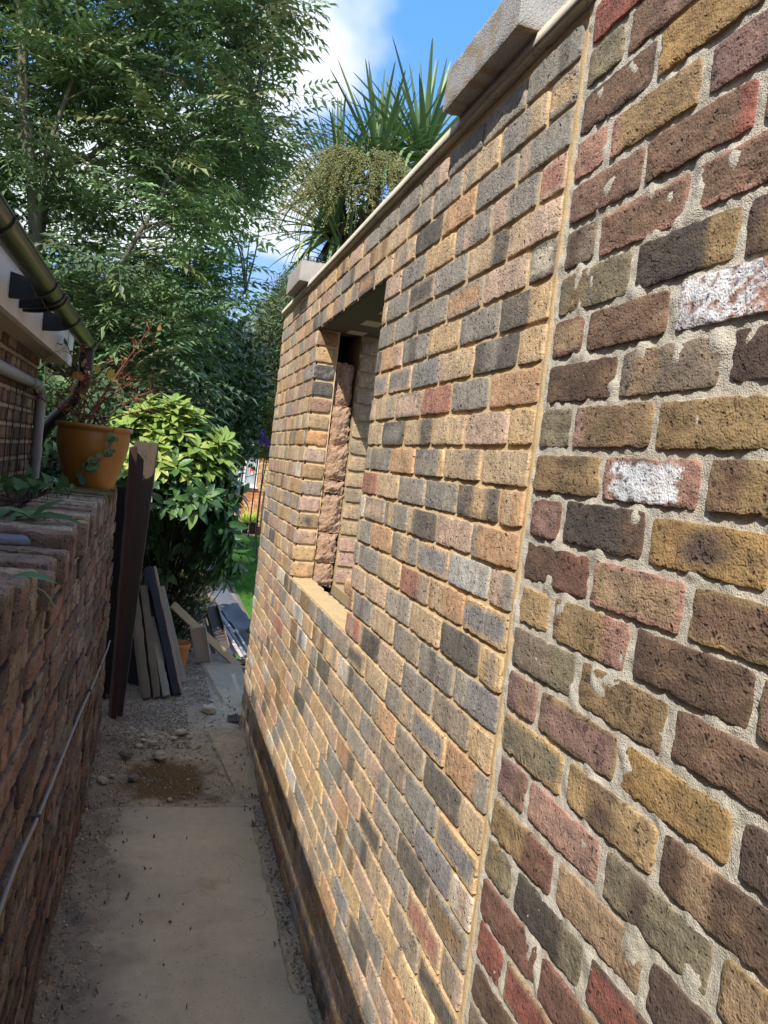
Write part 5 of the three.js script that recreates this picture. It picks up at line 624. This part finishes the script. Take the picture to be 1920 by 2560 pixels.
  [[1.25, -15.7, 'black plastic pot of lime grass, left of the pair at the lawn edge'], [1.41, -15.72, 'black plastic pot of lime grass, right of the pair at the lawn edge']].forEach(([x, z, label]) => { const t = thing('grass_pot', [x, 0, z], label, 'plant pot', 'pots at the far lawn edge'), lg = new THREE.LatheGeometry([[.001, 0], [.058, 0], [.072, .2], [.078, .2], [.078, .215], [.066, .215], [.062, .15]].map(([a, b]) => new THREE.Vector2(a, b)), 24); lg.translate(x, 0, z); part(t, 'pot_body', lg, bk); for (let k = 0; k < 90; k++) { const a = r() * 6.28, e = r() * .9; put(t, k ? `leaf_${String(k).padStart(3, '0')}` : 'leaf', blade, lime, V((r() - .5) * .08, .19, (r() - .5) * .08), facing(V(Math.sin(e) * Math.cos(a), Math.cos(e), Math.sin(e) * Math.sin(a)), V(0, 1, .1)), .22 + r() * .22); } });
  const pl = thing('planter', [.93, 0, -15.3], 'pale stone planter at the left end of the far lawn edge', 'planter'), pg = new THREE.LatheGeometry([[.001, 0], [.07, 0], [.1, .18], [.11, .19], [.11, .22], [.09, .22]].map(([a, b]) => new THREE.Vector2(a, b)), 24); pg.translate(.93, 0, -15.3); part(pl, 'pot_body', pg, mat(texBlock, '#a89a88')); const fl = []; for (let k = 0; k < 140; k++) fl.push([V(.93 + (r() - .5) * .3, .24 + r() * .3, -15.3 + (r() - .5) * .25), euler(r() * 6, r() * 6, 0), .06 + r() * .06, [.2 + r() * .2, .28 + r() * .1, .06]]); scatter(pl, 'foliage', leafGeo((t) => .2 * Math.sin(Math.PI * t), [0, .3, .7, 1], .3, .2), leafMat('#ffffff'), fl);
  const wc = thing('watering_can', [1.12, .86, -16.9], 'bright blue watering can hanging under the garden room window', 'watering can'), blue = mat(null, '#2c8fb8', { roughness: .45 }), wl = new THREE.LatheGeometry([[.001, 0], [.055, 0], [.06, .1], [.045, .14], [.04, .13]].map(([a, b]) => new THREE.Vector2(a, b)), 20); wl.translate(1.12, .86, -16.9); part(wc, 'can_body', wl, blue); part(wc, 'spout', tube([[1.07, .9, -16.9], [1.02, .94, -16.88], [.99, 1.0, -16.86]], [.014, .01, .012], 8), blue); part(wc, 'handle', tube([[1.16, .99, -16.9], [1.2, .96, -16.9], [1.17, .88, -16.9]], .008, 6), blue);
  const sk = thing('plant_pot', [1.53, 0, -15.65], 'small terracotta pot with a leggy green plant below the trellis', 'plant pot'), sg = new THREE.LatheGeometry([[.001, 0], [.05, 0], [.065, .14], [.07, .16], [.055, .16]].map(([a, b]) => new THREE.Vector2(a, b)), 20); sg.translate(1.53, 0, -15.65); part(sk, 'pot_body', sg, mat(texRender, '#a85c38')); for (let k = 0; k < 26; k++) { const a = r() * 6.28; put(sk, k ? `leaf_${String(k).padStart(3, '0')}` : 'leaf', leafGeo((t) => .2 * Math.sin(Math.PI * t), [0, .3, .7, 1], .3, .3), leafMat('#5c8a3c'), V((r() - .5) * .16, .2 + r() * .2, (r() - .5) * .1), facing(V(Math.cos(a), .3, Math.sin(a)), V(0, 1, 0)), .07 + r() * .05); }
  const lawnBag = thing('garden_sack', [1.1, 0, -15.45], 'crumpled pale blue sack standing left of the black pots', 'sack'); const sb = roughBox(.1, .22, .08, .012, 9, 6, .02, 18); sb.translate(1.1, .11, -15.45); part(lawnBag, 'sack_body', sb, mat(texRender, '#8aa6b4'));
}

renderer.render(scene, camera);
